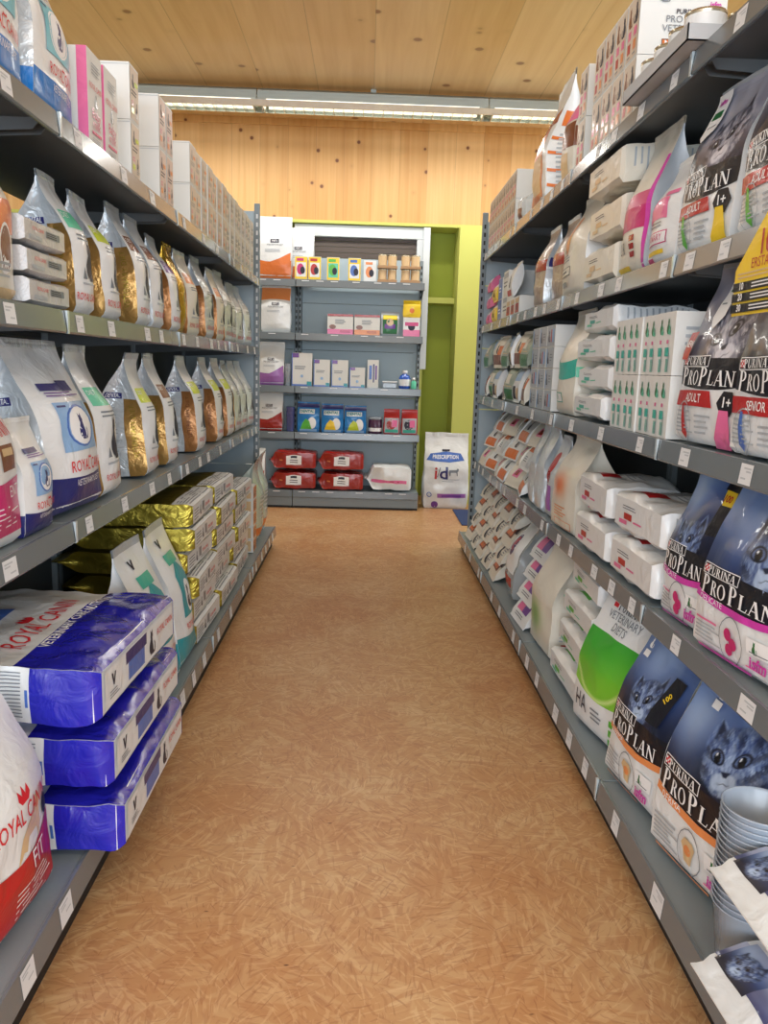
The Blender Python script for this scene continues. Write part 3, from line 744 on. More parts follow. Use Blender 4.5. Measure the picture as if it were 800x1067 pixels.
def cat_food_bag(w, d, h, stripe, word, pal, seed, pic, stripe_style='arc', chevron=False, extra=None, **k):
    B = Bag(w, d, h, 'bwhite', fill=k.pop('fill', .45), bulge=.012, seal=.03, amp=.006, seed=seed, res=1.5, side='lblue' if False else 'silver' if k.pop('silv', False) else 'bwhite', pinch=.25, sealm='lgrey', **k)
    cx, cy, s, t, gl = pic; a0 = .33
    B.art('front', 0, a0, 1, 1, 100, 120, cat_art(w, h * (1 - a0), cx, cy, s, t, seed=seed * 3.3, glow=gl, **pal))
    cv = -.0
    B.rect('front', 0, .30, 1, .475, 'black', curve=.03, c2=.0)
    B.rect('front', .02, .428, .50, .492, 'inkwhite'); B.rect('front', .028, .433, .492, .487, 'black')
    B.rect('front', .035, .441, .10, .479, 'inkred'); 
    for i in range(3):
        for j in range(3):
            if (i + j) % 2 == 0: B.rect('front', .037 + i * .02, .443 + j * .012, .055 + i * .02, .453 + j * .012, 'inkwhite')
    B.serif('front', 'PURINA', .285, .46, .017 * h / .4, sx=w * .33 / 4.1 / (.017 * h / .4))
    tw_ = w * .30 / 2.45; B.serif('front', 'RO', .29, .366, .032 * h / .4, sx=w * .20 / 1.73 / (.032 * h / .4)); B.serif('front', 'LAN', .735, .366, .032 * h / .4, sx=w * .36 / 2.45 / (.032 * h / .4))
    B.serif('front', 'P', .115, .372, .042 * h / .4, sx=w * .11 / .69 / (.042 * h / .4)); B.serif('front', 'P', .475, .372, .042 * h / .4, sx=w * .12 / .69 / (.042 * h / .4))
    if stripe_style == 'arc':
        B.rect('front', 0, .262, 1, .302, stripe, curve=.03)
        B.text('front', word, .22, .292, .019 * h / .4, 'inkwhite', sx=1.1)
    else:
        B.poly('front', [(-.5, 0), (.5, 0), (.42, 1), (-.5, 1)], .34, .205, stripe, w * .68, .036 * h / .42)
        B.text('front', word, .36, .248, .028 * h / .42, 'inkwhite', sx=.9, bold=.01)
    if chevron:
        B.poly('front', [(-.5, 0), (-.25, -.5), (.25, -.5), (.5, 0), (.25, .5), (-.25, .5)], .86, .235, 'black', .062, .052)
        B.text('front', '1+', .86, .24, .03, 'inkwhite', bold=.02)
    B.lines('front', .05, .16, .4, .19, 1, 'pink' if stripe in ('hot', 'magenta') else 'lgrey'); B.lines('front', .05, .05, .38, .16, 5, 'lgrey')
    tt = extra or 'hot'
    if stripe_style == 'arc':
        B.disc('front', .5, .135, .042, 'grey', ry=.05, inner=.95)
        if tt == 'hot':
            for q in ((-.02, .03), (.02, -.01), (-.01, -.05)): B.disc('front', .5 + q[0] * 1.5, .135 + q[1], .013, 'magenta')
        else:
            B.poly('front', [(-.5, .2), (-.3, .5), (.3, .5), (.5, .3), (.3, -.1), (.2, -.5), (-.2, -.4), (-.3, 0)], .5, .135, 'tan', .05, .055); B.disc('front', .5, .145, .012, 'lorange')
        B.rect('front', .68, .135, .93, .215, 'inkwhite'); B.cat('front', .76, .175, .026, 'dgrn'); B.lines('front', .71, .14, .9, .155, 1, 'grey')
        B.text('front', 'isfm', .805, .09, .034, 'hot', bold=.03, sx=1.05); B.lines('front', .68, .05, .93, .07, 1, 'pink'); B.lines('front', .1, .02, .9, .035, 1, stripe)
    else:
        B.poly('front', [(-.3, .5), (-.1, .5), (.1, 0), (.35, -.35), (.2, -.5), (-.1, -.35), (-.3, .1)], .2, .12, extra or 'red', .05, .075)
        B.lines('front', .42, .05, .68, .17, 4, 'lgrey'); B.disc('front', .2, .12, .04, 'lgrey', ry=.045, inner=.94)
        B.poly('front', [(-.2, .5), (.2, .5), (.5, -.5), (-.5, -.5)], .84, .1, 'pink' if extra != 'grn' else 'yellow', .07, .08)
    for f in ('left', 'right'):
        B.lines(f, .15, .1, .85, .22, 5, 'grey'); B.lines(f, .2, .3, .85, .55, 9, 'lblue')
        for v in (.27, .4, .54, .68): B.rect(f, .25, v, .7, v + .012, 'red' if stripe != 'hot' else 'hot')
        B.rect(f, .3, .05, .75, .085, 'ink')
        B.lines(f, .3, .05, .75, .085, 8, 'inkwhite', vert=True, rag=False)
    return B

# ---------------------------------------------------------------- veterinary-diet bags with a cat silhouette panel
def panel_bag(w, d, h, seed, bottom=None, panel='lblue', ring='mblue', accent=None, gold=None, brand=True, label='navy', body='bwhite', side='silver', big=True, **k):
    B = Bag(w, d, h, body, fill=k.pop('fill', .5), bulge=k.pop('bulge', .016), seal=.05, amp=k.pop('amp', .006), seed=seed, res=k.pop('res', 1.), side=side, sealm='silver' if side == 'silver' else None, pinch=.3, **k)
    if bottom:
        B.rect('front', 0, .0, 1, .2, bottom, c2=.02); B.text('front', 'VETERINARY DIET', .62, .165, .02 * h / .36, 'inkwhite', sx=.8)
        for f in ('left', 'right'): B.rect(f, 0, 0, 1, .2, bottom)
        B.rect('front', .22, .36, .86, .66, panel); B.disc('front', .54, .51, w * .24, ring, ry=h * .125, inner=.9); B.disc('front', .54, .51, w * .2, 'inkwhite', ry=h * .112)
        B.cat('front', .54, .51, h * .16, 'navy'); B.lines('front', .25, .62, .45, .65, 1, 'navy')
        if brand: B.text('front', 'ROYAL CANIN', .6, .265, .034 * h / .36, 'inkred', sx=.72, bold=.004); B.poly('front', [(-.5, 0), (-.35, .5), (-.1, .2), (0, .6), (.1, .2), (.35, .5), (.5, 0)], .6, .305, 'inkred', .02, .014)
        B.rect('front', .2, .73, .62, .775, label); B.rect('front', .5, .725, .75, .79, label) if big else None; B.lines('front', .22, .69, .8, .725, 2, 'purple')
    else:
        if accent: B.rect('front', .08, .63, .62, .76, accent); B.text('front', 'DIET', .22, .72, .018, 'inkwhite')
        B.cat('front', .62, .40, h * .3, 'ink'); B.poly('front', [(-.5, -.5), (.5, -.5), (0, .5)], .3, .3, 'grey', .02, .03)
        B.lines('front', .2, .54, .8, .6, 2, 'grey'); B.text('front', 'ROYAL CANIN', .5, .12, .026, 'inkred', sx=.72, bold=.004); B.lines('front', .2, .2, .85, .24, 1, 'lgrey')
    if gold:
        for f, u0, u1 in (('left', .62, 1), ('right', 0, .38)):
            B.rect(f, u0, .0, u1, .66, gold); B.text(f, 'VETERINARY DIET', (u0 + u1) / 2, .38, .024, 'olive' if gold == 'gold' else 'brown', rot=PI / 2, sx=.9)
    for f, u0, u1 in (('left', .05, .58), ('right', .42, .95)):
        B.lines(f, u0, .12, u1, .6, 16, 'lgrey', fill=.25); B.rect(f, u0, .66, u1, .71, label); B.text(f, 'DENTAL', (u0 + u1) / 2, .685, .018, 'inkwhite')
    return B
def simple_bag(w, d, h, seed, prints=(), **k):
    B = Bag(w, d, h, seed=seed, **k); run(B, prints); return B
def run(B, prints):
    for p in prints:
        getattr(B, p[0])(*[a for a in p[1:] if not isinstance(a, dict)], **{kk: vv for a in p[1:] if isinstance(a, dict) for kk, vv in a.items()})
def box(w, d, h, prints=(), body='carton'):
    B = Box(w, d, h, body); run(B, prints); return B

# ================================================================ LEFT SHELVES
if DEBUG:
    bpy.context.view_layer.update()
    for r in [o for o in bpy.data.objects if o.parent is None and o.name.split('.')[0] in ('shelving_unit', 'wall_shelving_unit', 'end_unit')]:
        for m in r.children_recursive:
            if m.type == 'MESH':
                W = [m.matrix_world @ v.co for v in m.data.vertices]
                _units.append(([min(v[i] for v in W) for i in range(3)], [max(v[i] for v in W) for i in range(3)], BVHTree.FromPolygons(W, [tuple(p.vertices) for p in m.data.polygons]), r.name + '/' + m.name))
# --- top shelf
A = panel_bag(.25, .13, .37, 1, bottom='sky', panel=mat('pale_cyan_print', rgb(120, 196, 214), .35), ring='inkwhite', label='mblue', big=False).finish('pet_food_bag')
place(A, 'L', LX - .02, 1.675, L4, label='white and sky-blue cat food bag on the left top shelf, nearest the camera')
place(A, 'L', LX - .018, 1.975, L4, yaw=.04, label='white and sky-blue cat food bag on the left top shelf, beside the baby milk boxes')
B = box(.11, .09, .22, [('rect', 'left', .72, 0, 1, 1, 'pink'), ('text', 'front', 'ROYAL CANIN', .52, .62, .02, 'inkred', {'sx': .72}), ('serif', 'front', 'A', .5, .5, .001), ('cat', 'front', .55, .5, .035, 'grey'),
    ('text', 'front', 'Baby', .5, .33, .034, 'magenta'), ('text', 'front', 'milk', .5, .22, .034, 'magenta'), ('rect', 'front', .2, .11, .85, .145, 'magenta'), ('lines', 'front', .25, .75, .85, .88, 4, 'lgrey'), ('lines', 'front', .2, .03, .85, .08, 2, 'lgrey')]).finish('milk_box')
place(B, 'L', LX - .012, 2.20, L4, label='white baby milk box with pink side stripe, beside the sky-blue bag on left top shelf', cat='box')
place(B, 'L', LX - .012, 2.33, L4, label='white baby milk box with pink lettering, beside the white cartons on left top shelf', cat='box')
def food_carton(w, d, h, tone, seed, icon='ink', mark='orange'):
    r = random.Random(seed)
    B = Box(w, d, h); B.rect('front', .06, .04, .94, .96, tone)
    B.cat('front', .36, .74, h * .26, icon); B.cat('front', .7, .30, h * .2, icon, mirror=-1)
    B.lines('front', .15, .46, .85, .58, 2, icon); B.rect('front', .5, .66, .85, .74, mark); B.rect('front', .14, .14, .42, .24, mark); B.lines('front', .14, .28, .5, .38, 2, 'pink'); B.lines('front', .55, .08, .88, .2, 3, 'grey')
    B.rect('left', 0, .955, 1, .965, 'lgrey'); B.rect('right', 0, .955, 1, .965, 'lgrey')
    return B.finish('food_carton')
c1 = food_carton(.092, .16, .154, mat('beige_carton_print', rgb(214, 200, 184), .5), 1, 'ink', 'lime')
c2 = food_carton(.092, .16, .163, mat('pinkish_carton_print', rgb(216, 196, 186), .5), 2, 'ink', 'lorange')
c3 = food_carton(.117, .16, .151, mat('beige_carton_print', rgb(214, 200, 184)), 3, 'grey', 'lorange')
c4 = food_carton(.117, .16, .151, mat('pale_carton_print', rgb(212, 208, 200), .5), 4, 'ink', 'lgrey')
TIER = ['bottom', 'top']
for t in range(2):
    place(c1, 'L', LX - .012, 2.555, L4 + t * .1555, cat='carton', label='cat food carton right behind the baby milk boxes, %s one of two' % TIER[t], group='cat food cartons on the left top shelf')
    for k in range(2): place(c2, 'L', LX - .012, 2.885 + k * .094, L4 + t * .1645, cat='carton', label='cat food carton in the short two-column block, left top shelf, %s row, %s column' % (TIER[t], ['near', 'far'][k]), group='cat food cartons on the left top shelf')
    for k in range(15):
        place(c3 if k < 7 else c4, 'L', LX - .012 - .003 * (k * 5 % 3), 3.365 + k * .1198, L4 + t * .1525, cat='carton',
              label='cat food carton in the long far block, left top shelf, %s row, %s column' % (TIER[t], ORD[k + 1]), group='cat food cartons on the left top shelf')

# --- third shelf (from below) on the left
B = Bag(.27, .14, .36, 'cream', fill=.5, seed=11, sealm='bwhite', side='cream')
B.text('front', 'ROYAL CANIN', .55, .72, .034, 'inkred', sx=.72, bold=.004); B.rect('front', 0, .36, 1, .56, 'orange', curve=.03); B.lines('front', .1, .42, .95, .55, 4, 'lorange'); B.disc('front', .75, .29, .04, 'inkwhite', ry=.05); B.disc('front', .75, .29, .034, 'brown', ry=.044)
B.rect('front', 0, 0, 1, .07, 'tan'); B.lines('front', .6, .12, .9, .22, 3, 'lgrey'); place(B.finish('pet_food_bag'), 'L', LX - .02, 1.595, L3, label='cream dog food bag with orange band and brown kibble circle on left third shelf')
B = Bag(.26, .10, .37, mat('grey_blue_film', rgb(128, 150, 158), .3, bump=.6, coat=.4), fill=.5, seed=12, bend=.5, sealm='lgrey'); B.rect('front', 0, 0, 1, .32, 'dgrn'); B.rect('front', .2, .4, .8, .43, 'mint')
B.rect('left', 0, 0, 1, .3, 'dgrn'); place(B.finish('pet_food_bag'), 'L', -1.01, 1.93, L3, yaw=.2, label='grey-blue and dark green bag standing behind the three flat packs on left third shelf')
B = Bag(.24, .050, .27, 'lgrey' if False else mat('pale_grey_film', rgb(196, 196, 198), .3, bump=.6, coat=.4), fill=.8, seed=13, bulge=.006, pinch=.1, taper=0); 
for v in (.1,): B.text('bottom', 'ROYAL CANIN', .3, .62, .014, 'inkred', sx=.7); B.rect('bottom', .5, .4, .85, .75, 'grey'); B.lines('bottom', .52, .42, .83, .72, 3, 'ink'); B.rect('bottom', .1, .1, .4, .3, 'lgrey')
B.lines('left', .1, .1, .9, .8, 6, 'grey'); B.lines('front', .1, .05, .9, .5, 9, 'lgrey'); f = B.finish('flat_food_pack')
for t in range(3): place(f, 'L', LX - .02 - .005 * t, 1.87 + .006 * t, L3 + t * .0605, 'lie_bottom', label='pale grey flat food pack, %s of the three stacked on the left third shelf' % ['bottom', 'middle', 'top'][t], group='flat food packs stacked on the left third shelf')
RCB = 'white and silver veterinary diet bag'
rows3 = [(2.155, .13, .345, 'mint', 'gold', 'with mint patch beside the flat packs'), (2.375, .145, .34, 'lime', 'gold', 'with lime patch and gold stripe'),
         (2.71, .16, .375, 'brown', 'gold', 'with brown patch and gold stripe'), (2.885, .15, .37, 'brown', None, 'with dark brown patch, no stripe'),
         (3.16, .15, .35, 'purple', 'lorange', 'with purple patch and copper stripe')]
for i, (y, w_, h_, ac, gd, tx) in enumerate(rows3):
    g = 'copper' if gd == 'lorange' else gd
    place(panel_bag(w_, .155, h_, 20 + i, accent=ac, gold=g).finish('pet_food_bag'), 'L', LX - .025, y, L3, yaw=random.uniform(.0, .05), tilt=-.05, label=RCB + ' ' + tx + ', left third shelf')
B = Bag(.13, .11, .35, mat('bright_gold_film', rgb(200, 160, 50), .22, metal=.6, bump=.9, bscale=16), fill=.5, seed=29); place(B.finish('pet_food_bag'), 'L', LX - .04, 3.30, L3, label='shiny gold foil bag standing among the white bags on the left third shelf')
P1 = panel_bag(.16, .11, .345, 31, accent='lorange', gold='copper', body='cream').finish('pet_food_bag'); P2 = panel_bag(.17, .11, .36, 32, accent='silver', gold='copper', body='silver').finish('pet_food_bag'); P3 = panel_bag(.17, .12, .35, 33, accent='lgrey', body='silver').finish('pet_food_bag')
for P_, y, tx in ((P1, 3.46, 'cream veterinary diet bag with orange patch and brown stripe, seventh on the left third shelf'), (P2, 3.80, 'silver foil bag with brown stripe beside the orange-patched bag, left third shelf'),
                  (P1, 4.10, 'cream veterinary diet bag with orange patch standing alone between silver foil bags'), (P2, 4.33, 'silver foil bag with brown stripe, fourth from the far end, left third shelf'),
                  (P3, 4.58, 'plain silver foil bag, third from the far end of the left third shelf'), (P3, 4.83, 'plain silver foil bag, second from the far end of the left third shelf'), (P3, 5.07, 'crinkled silver foil bag at the far end of the left third shelf')):
    place(P_, 'L', LX - .02 - random.uniform(0, .02), y, L3, yaw=random.uniform(-.08, .08), tilt=random.uniform(-.06, .0), label=tx)

# --- second shelf on the left
B = Bag(.28, .14, .385, 'bwhite', fill=.5, seed=41, side='bwhite')
B.text('front', 'ROYAL CANIN', .58, .66, .046, 'inkred', sx=.72, bold=.004); B.rect('front', 0, .08, 1, .38, 'magenta', c2=.02); B.text('front', 'ENT', .82, .32, .034, 'inkwhite'); B.lines('front', .2, .12, .95, .26, 5, 'inkwhite', fill=.3)
B.rect('front', .62, .44, .9, .58, 'brown'); B.rect('front', .66, .52, .86, .56, 'tan'); place(B.finish('pet_food_bag'), 'L', LX - .012, 1.545, L2, label='white cat food bag with magenta lower band on the left second shelf, nearest the camera')
B = panel_bag(.15, .09, .255, 42, bottom='navy', side='bwhite', big=False); place(B.finish('pet_food_bag'), 'L', LX - .012, 1.77, L2, label='small white and navy bag with cat panel on the left second shelf')
B = panel_bag(.19, .10, .36, 142, bottom='navy', side='silver', big=False); place(B.finish('pet_food_bag'), 'L', -.86, 1.74, L2, tilt=-.1, label='silver and navy bag standing behind the small cat panel bag, left second shelf')
B = panel_bag(.285, .15, .425, 43, bottom='navy', side='silver', bulge=.03); place(B.finish('pet_food_bag'), 'L', LX - .005, 2.00, L2, yaw=-.08, tilt=-.1, label='large white and navy bag with blue cat panel on the left second shelf')
r2 = [(2.29, .17, .42, 'mint', 'gold', 'with mint green patch'), (2.74, .165, .41, 'lime', 'gold', 'with lime patch and folded top'), (3.045, .155, .41, 'brown', 'gold', 'with brown patch and gold stripe')]
for i, (y, w_, h_, ac, gd, tx) in enumerate(r2):
    place(panel_bag(w_, .15, h_, 50 + i, accent=ac, gold=gd, bend=.35 if i == 1 else .12, bulge=.02).finish('pet_food_bag'), 'L', LX - .015, y, L2, yaw=random.uniform(.0, .06), tilt=-.08, label=RCB + ' ' + tx + ', left second shelf')
Q1 = panel_bag(.16, .15, .41, 61, accent='lime', gold='copper').finish('pet_food_bag'); Q2 = panel_bag(.16, .14, .4, 62, accent='silver', body='silver', gold='gold').finish('pet_food_bag')
for P_, y, tx in ((Q1, 3.55, 'white and silver bag with brown stripe, fourth striped bag on the left second shelf'), (Q1, 4.02, 'white and silver bag with brown stripe in the far half of the left second shelf'), (Q1, 4.34, 'white and silver bag with brown stripe beside the silver foil bags, left second shelf'),
                  (Q2, 4.6, 'silver foil bag with gold stripe, third from the far end of the left second shelf'), (Q2, 4.84, 'silver foil bag with gold stripe, second from the far end of the left second shelf'), (Q2, 5.1, 'silver foil bag with gold stripe at the far end of the left second shelf')):
    place(P_, 'L', LX - .015, y, L2, yaw=random.uniform(-.08, .04), tilt=-.06, label=tx)

# --- bottom shelf on the left
B = Bag(.32, .17, .48, 'bwhite', fill=.5, seed=71, bulge=.03, res=1.2)
B.text('front', 'ROYAL CANIN', .60, .48, .046, 'inkred', sx=.72, bold=.004); B.poly('front', [(-.5, 0), (-.4, .5), (-.15, .1), (0, .6), (.15, .1), (.4, .5), (.5, 0), (.3, -.3), (-.3, -.3)], .62, .55, 'inkred', .045, .035)
B.poly('front', [(-.5, -.5), (-.3, 0), (-.1, .2), (.15, .3), (.2, .55), (.35, .6), (.45, .45), (.35, .25), (.4, -.1), (.3, -.4), (.22, -.1), (-.1, -.1), (-.2, -.35), (-.3, -.3)], .66, .39, 'tan', .12, .09)
B.rect('front', 0, .0, 1, .30, 'red', curve=.05, c2=.06); B.text('front', 'FIT', .72, .26, .05, 'inkwhite'); B.lines('front', .45, .06, .95, .2, 5, 'inkwhite', fill=.25); B.disc('front', .93, .40, .02, 'ink')
for f_ in ('left', 'right'): B.rect(f_, 0, 0, 1, .3, 'red')
place(B.finish('pet_food_bag'), 'L', -.60, 1.35, L1, yaw=-.08, tilt=-.05, label='white and red cat food bag standing on the left bottom shelf nearest the camera')
def blue_sack(seed, d):
    B = Bag(.57, d, .62, 'bwhite', fill=.8, seed=seed, bulge=.014, amp=.009, res=1.8, pinch=.15, seal=.04)
    B.rect('front', 0, 0, 1, .30, 'blue', curve=0, c2=0); B.rect('back', 0, 0, 1, .4, 'blue')
    B.rect('left', 0, 0, 1, .24, 'blue'); B.rect('right', 0, 0, 1, .24, 'blue'); B.rect('left', 0, .5, 1, 1, 'bwhite')
    B.text('front', 'VETERINARY CARE NUTRITION', .55, .27, .034, 'inkwhite', sx=.85, bold=.02); B.text('front', 'ROYAL CANIN', .46, .38, .07, 'inkred', sx=.72, bold=.004)
    B.poly('front', [(-.5, 0), (-.4, .5), (-.15, .1), (0, .6), (.15, .1), (.4, .5), (.5, 0), (.3, -.3), (-.3, -.3)], .46, .455, 'inkred', .05, .04); B.rect('front', .0, .56, .6, .9, 'mblue')
    B.lines('left', .08, .27, .92, .52, 13, 'grey', vert=True, fill=.3); B.rect('left', .3, .245, .6, .255, 'mblue')
    B.rect('bottom', .02, .05, .98, .95, 'bwhite'); B.rect('bottom', .30, .15, .52, .85, 'mblue'); B.rect('bottom', .27, .6, .55, .9, 'navy'); B.cat('bottom', .63, .5, d * .7, 'ink'); B.text('bottom', 'ROYAL CANIN', .83, .6, .03, 'inkred', sx=.72, bold=.004)
    B.poly('bottom', [(-.5, .5), (-.2, .5), (0, -.1), (.2, .5), (.5, .5), (.1, -.5), (-.1, -.5)], .12, .62, 'ink', .03, .035); B.lines('bottom', .07, .2, .2, .4, 3, 'grey')
    return B.finish('large_food_sack')
z = L1
for t, (d, out, y) in enumerate(((.108, -.495, 1.87), (.108, -.505, 1.88), (.118, -.515, 1.88))):
    o = place(blue_sack(80 + t, d), 'L', out, y, z, 'lie_bottom', yaw=-.02 * t, label='large glossy royal blue and white food sack, %s of the stack of three' % ['bottom', 'middle', 'top'][t], group='blue food sacks on the left bottom shelf')
    z = max((o.matrix_world @ p).z for p in _bb[o.name]) + .002
B = Bag(.25, .13, .50, 'bwhite', fill=.5, seed=91, sealm='lgrey')
B.rect('front', 0, 0, 1, .2, 'teal', c2=.03); B.rect('left', 0, 0, 1, .2, 'teal'); B.rect('front', .3, .34, .82, .66, 'teal'); B.poly('front', [(-.5, 0), (0, .5), (.5, 0)], .56, .66, 'teal', .13, .1); B.disc('front', .6, .48, .04, 'inkwhite', ry=.06); B.cat('front', .6, .48, .09, 'ink')
B.text('front', 'ROYAL CANIN', .6, .27, .03, 'inkred', sx=.72, bold=.004); B.rect('front', .3, .74, .75, .82, 'aqua'); B.poly('front', [(-.5, .5), (-.2, .5), (0, -.1), (.2, .5), (.5, .5), (.1, -.5), (-.1, -.5)], .4, .9, 'ink', .04, .03); B.lines('left', .2, .3, .8, .7, 10, 'lgrey')
f = B.finish('pet_food_bag')
place(f, 'L', -.60, 2.46, L1, yaw=-.05, tilt=-.14, label='white and teal cat food bag standing right behind the blue sacks'); place(f, 'L', -.60, 2.76, L1, tilt=-.12, label='white and teal cat food bag standing beside the olive-gold sacks')
B = Bag(.455, .081, .50, 'olive', fill=.8, seed=95, bulge=.003, amp=.005, res=1.2, pinch=.35, seal=.04)
B.rect('bottom', .0, .0, 1, 1, 'bwhite'); B.rect('front', 0, 0, 1, .16, 'bwhite'); B.lines('front', .05, .02, .95, .14, 5, 'grey'); B.cat('bottom', .35, .5, .05, 'ink'); B.text('bottom', 'ROYAL CANIN', .68, .5, .022, 'inkred', sx=.7, bold=.02); B.lines('bottom', .05, .1, .3, .8, 4, 'grey'); B.lines('bottom', .5, .1, .9, .3, 2, 'grey'); B.rect('bottom', .43, .3, .52, .85, 'grey')
f = B.finish('olive_food_sack')
for c in range(3):
    for t in range(6 if c < 2 else 5):
        place(f, 'L', -.625 + (.018, .0, .02, -.012, .008, .0)[(t + c * 2) % 6], 3.125 + c * .475 + .006 * ((t * 3 + c) % 3), L1 + .001 + t * .0905, 'lie_bottom', yaw=.02 * ((t + c) % 3 - 1),
              label='olive-gold sack lying on the left bottom shelf, %s stack, %s from the bottom' % (['near', 'middle', 'far'][c], ORD[t + 1]), group='olive-gold food sacks stacked on the left bottom shelf')
sm_ = box(.13, .12, .075, [('rect', 'front', .04, .06, .96, .94, 'lorange'), ('cat', 'front', .3, .5, .05, 'ink'), ('lines', 'front', .5, .2, .9, .8, 4, 'ink'), ('rect', 'left', .1, .1, .9, .9, 'tan')]).finish('treat_box')
for t in range(5): place(sm_, 'L', -.62, 4.54, L1 + t * .0765, cat='box', label='small orange and white treat box beside the far olive-gold stack, %s from the bottom' % ORD[t + 1], group='treat boxes on the left bottom shelf')
B = Bag(.24, .13, .53, mat('pale_green_foil', rgb(188, 204, 200), .25, metal=.3, bump=.8, bscale=18, coat=.4), fill=.55, seed=99, bend=.5, bulge=.03); B.rect('front', 0, .1, 1, .2, 'orange'); B.lines('front', .2, .3, .8, .6, 6, 'lgrey')
f = B.finish('pet_food_bag'); place(f, 'L', -.60, 4.78, L1, label='pale green foil bag with folded top on the left bottom shelf, beside the treat boxes'); place(f, 'L', -.61, 5.07, L1, label='pale green foil bag with folded top at the far end of the left bottom shelf')

# ================================================================ RIGHT SHELVES
# --- top shelf
def diet_carton(w, d, h, seed, face_print=True):
    B = Box(w, d, h); B.rect('front', .03, .03, .97, .97, mat('beige_carton_print', (1, 1, 1)))
    for i, u in enumerate((.27, .73)):
        B.cat('front', u, .72, h * .34, ['brown', 'ink'][i], mirror=[1, -1][i]); B.rect('front', u - .12, .36, u + .12, .5, 'pink'); B.rect('front', u - .12, .14, u + .12, .3, 'lorange' if i else 'red')
        B.lines('front', u - .12, .05, u + .12, .11, 1, 'grey')
    if face_print:
        B.text('right', 'PURINA', .54, .66, .018, 'ink', bold=.02); B.text('right', 'PRO PLAN', .54, .54, .026, 'grey'); B.text('right', 'VETERINARY', .56, .40, .026, 'grey'); B.text('right', 'DIETS', .58, .26, .026, 'grey')
        B.rect('right', .27, .05, .44, .24, 'brown'); B.rect('right', .28, .11, .43, .22, 'orange'); B.text('right', 'NF', .355, .165, .022, 'inkwhite', bold=.03); B.rect('right', .27, .04, .44, .09, 'pink')
        B.disc('right', .55, .97, .035, 'yellow', ry=.02); B.poly('right', [(x - .45, y) for x, y in CAT], .27, .8, 'grey', .05, .04); B.text('right', 'isfm', .86, .78, .02, 'hot', bold=.03)
    return B.finish('diet_carton')
dc = diet_carton(.11, .25, .173, 1); dc2 = diet_carton(.112, .2, .143, 2, False)
for t in range(2):
    place(dc, 'R', RXU + .03, 3.125, R5 + t * .1745, cat='carton', label='single-column diet carton beside the cat picture bag on right top shelf, %s one' % TIER[t], group='diet cartons on the right top shelf')
    for k in range(4): place(dc, 'R', RXU + .022, 2.55 + k * .1115, R5 + t * .1745, cat='carton', label='diet carton in the block beside the can tray, %s row, %s column from the camera' % (TIER[t], ORD[k + 1]), group='diet cartons on the right top shelf')
    for k in range(8): place(dc2, 'R', RXU + .012, 4.40 + k * .1135, R5 + t * .1445, cat='carton', label='diet carton at the far end of the right top shelf, %s row, %s column' % (TIER[t], ORD[k + 1]), group='diet cartons on the right top shelf')
B = Bag(.36, .20, .54, 'bwhite', fill=.4, seed=101, bulge=.02, sealm='bwhite', side='bwhite', amp=.008)
B.rect('front', 0, .0, .85, .62, 'orange'); B.rect('front', .0, .62, 1, .74, 'dred'); B.rect('right', .18, .60, .85, .72, 'orange'); B.rect('front', .3, .1, .75, .40, 'tan')
for v in (.10, .22, .36, .48): B.rect('right', .02, v, .98, v + .026, 'orange', curve=.012)
B.lines('right', .2, .02, .8, .55, 14, 'lgrey'); place(B.finish('pet_food_bag'), 'R', RXU + .01, 3.84, R5, yaw=-.05, label='tall pointed white and orange dog food bag on the right top shelf')
B = Bag(.17, .12, .38, 'cream', fill=.5, seed=102, sealm='purple'); B.rect('front', 0, .35, 1, .6, 'brown'); B.rect('front', 0, .62, 1, .8, 'pink'); B.disc('right', .5, .45, .03, 'ink', ry=.04); B.rect('right', 0, .35, 1, .55, 'brown'); B.rect('right', .2, .05, .8, .3, 'tan'); B.rect('front', .2, .05, .8, .3, 'tan')
place(B.finish('pet_food_bag'), 'R', RXU + .02, 3.36, R5, label='pink and brown picture bag standing between the pointed bag and the cartons')
B = Bag(.16, .12, .16, 'clearbag', fill=.6, seed=103, bulge=.02); B.rect('front', .2, .1, .8, .4, 'brown'); place(B.finish('treat_bag'), 'R', RXU + .005, 4.2, R5, cat='treat bag', label='small clear treat bag on the right top shelf beyond the tall pointed bag')
r = empty('can_tray'); b = MB(); tw, td, th = .46, .22, .036
b.box(-tw / 2, tw / 2, -td / 2, td / 2, 0, .003, 'greycard')
for a, c, e, f in ((-tw / 2, tw / 2, -td / 2, -td / 2 + .003), (-tw / 2, tw / 2, td / 2 - .003, td / 2), (-tw / 2, -tw / 2 + .003, -td / 2, td / 2), (tw / 2 - .003, tw / 2, -td / 2, td / 2)): b.box(a, c, e, f, 0, th, 'greycard')
o = b.build('can_tray'); bpy.data.objects.remove(r)
place(o, 'R', .70, 2.17, R5 + .002, cat='tray', label='grey cardboard tray of cans jutting over the edge of the right top shelf')
def can(rad, h, label_mat):
    r = empty('food_can'); b = MB()
    b.lathe([(0, 0), (rad * .93, 0), (rad, .003), (rad, .006), (rad * .985, .008), (rad * .985, h - .008), (rad, h - .006), (rad, h - .001), (rad * .96, h), (rad * .93, h - .004), (rad * .8, h - .004), (rad * .78, h - .005), (0, h - .005)], 'tin', 28); b.build('can_body', r)
    b = MB(); b.lathe([(rad * .992, .010), (rad * .992, h - .010)], label_mat, 28); b.build('can_label', r)
    b = MB(); b.lathe([(rad * .25, h - .0035), (rad * .32, h - .002), (rad * .39, h - .0035)], 'tin', 14, cx=rad * .35); b.build('pull_ring', r)
    return r
cn = can(.047, .072, 'bwhite')
for k in range(4):
    for j in range(2):
        place(cn, 'R', .712 + j * .099, 1.995 + k * .0985, R5 + .0065, cat='can', label='white food can standing in the grey tray, %s row, %s from the camera' % (['front', 'back'][j], ORD[k + 1]), group='cans in the cardboard tray')
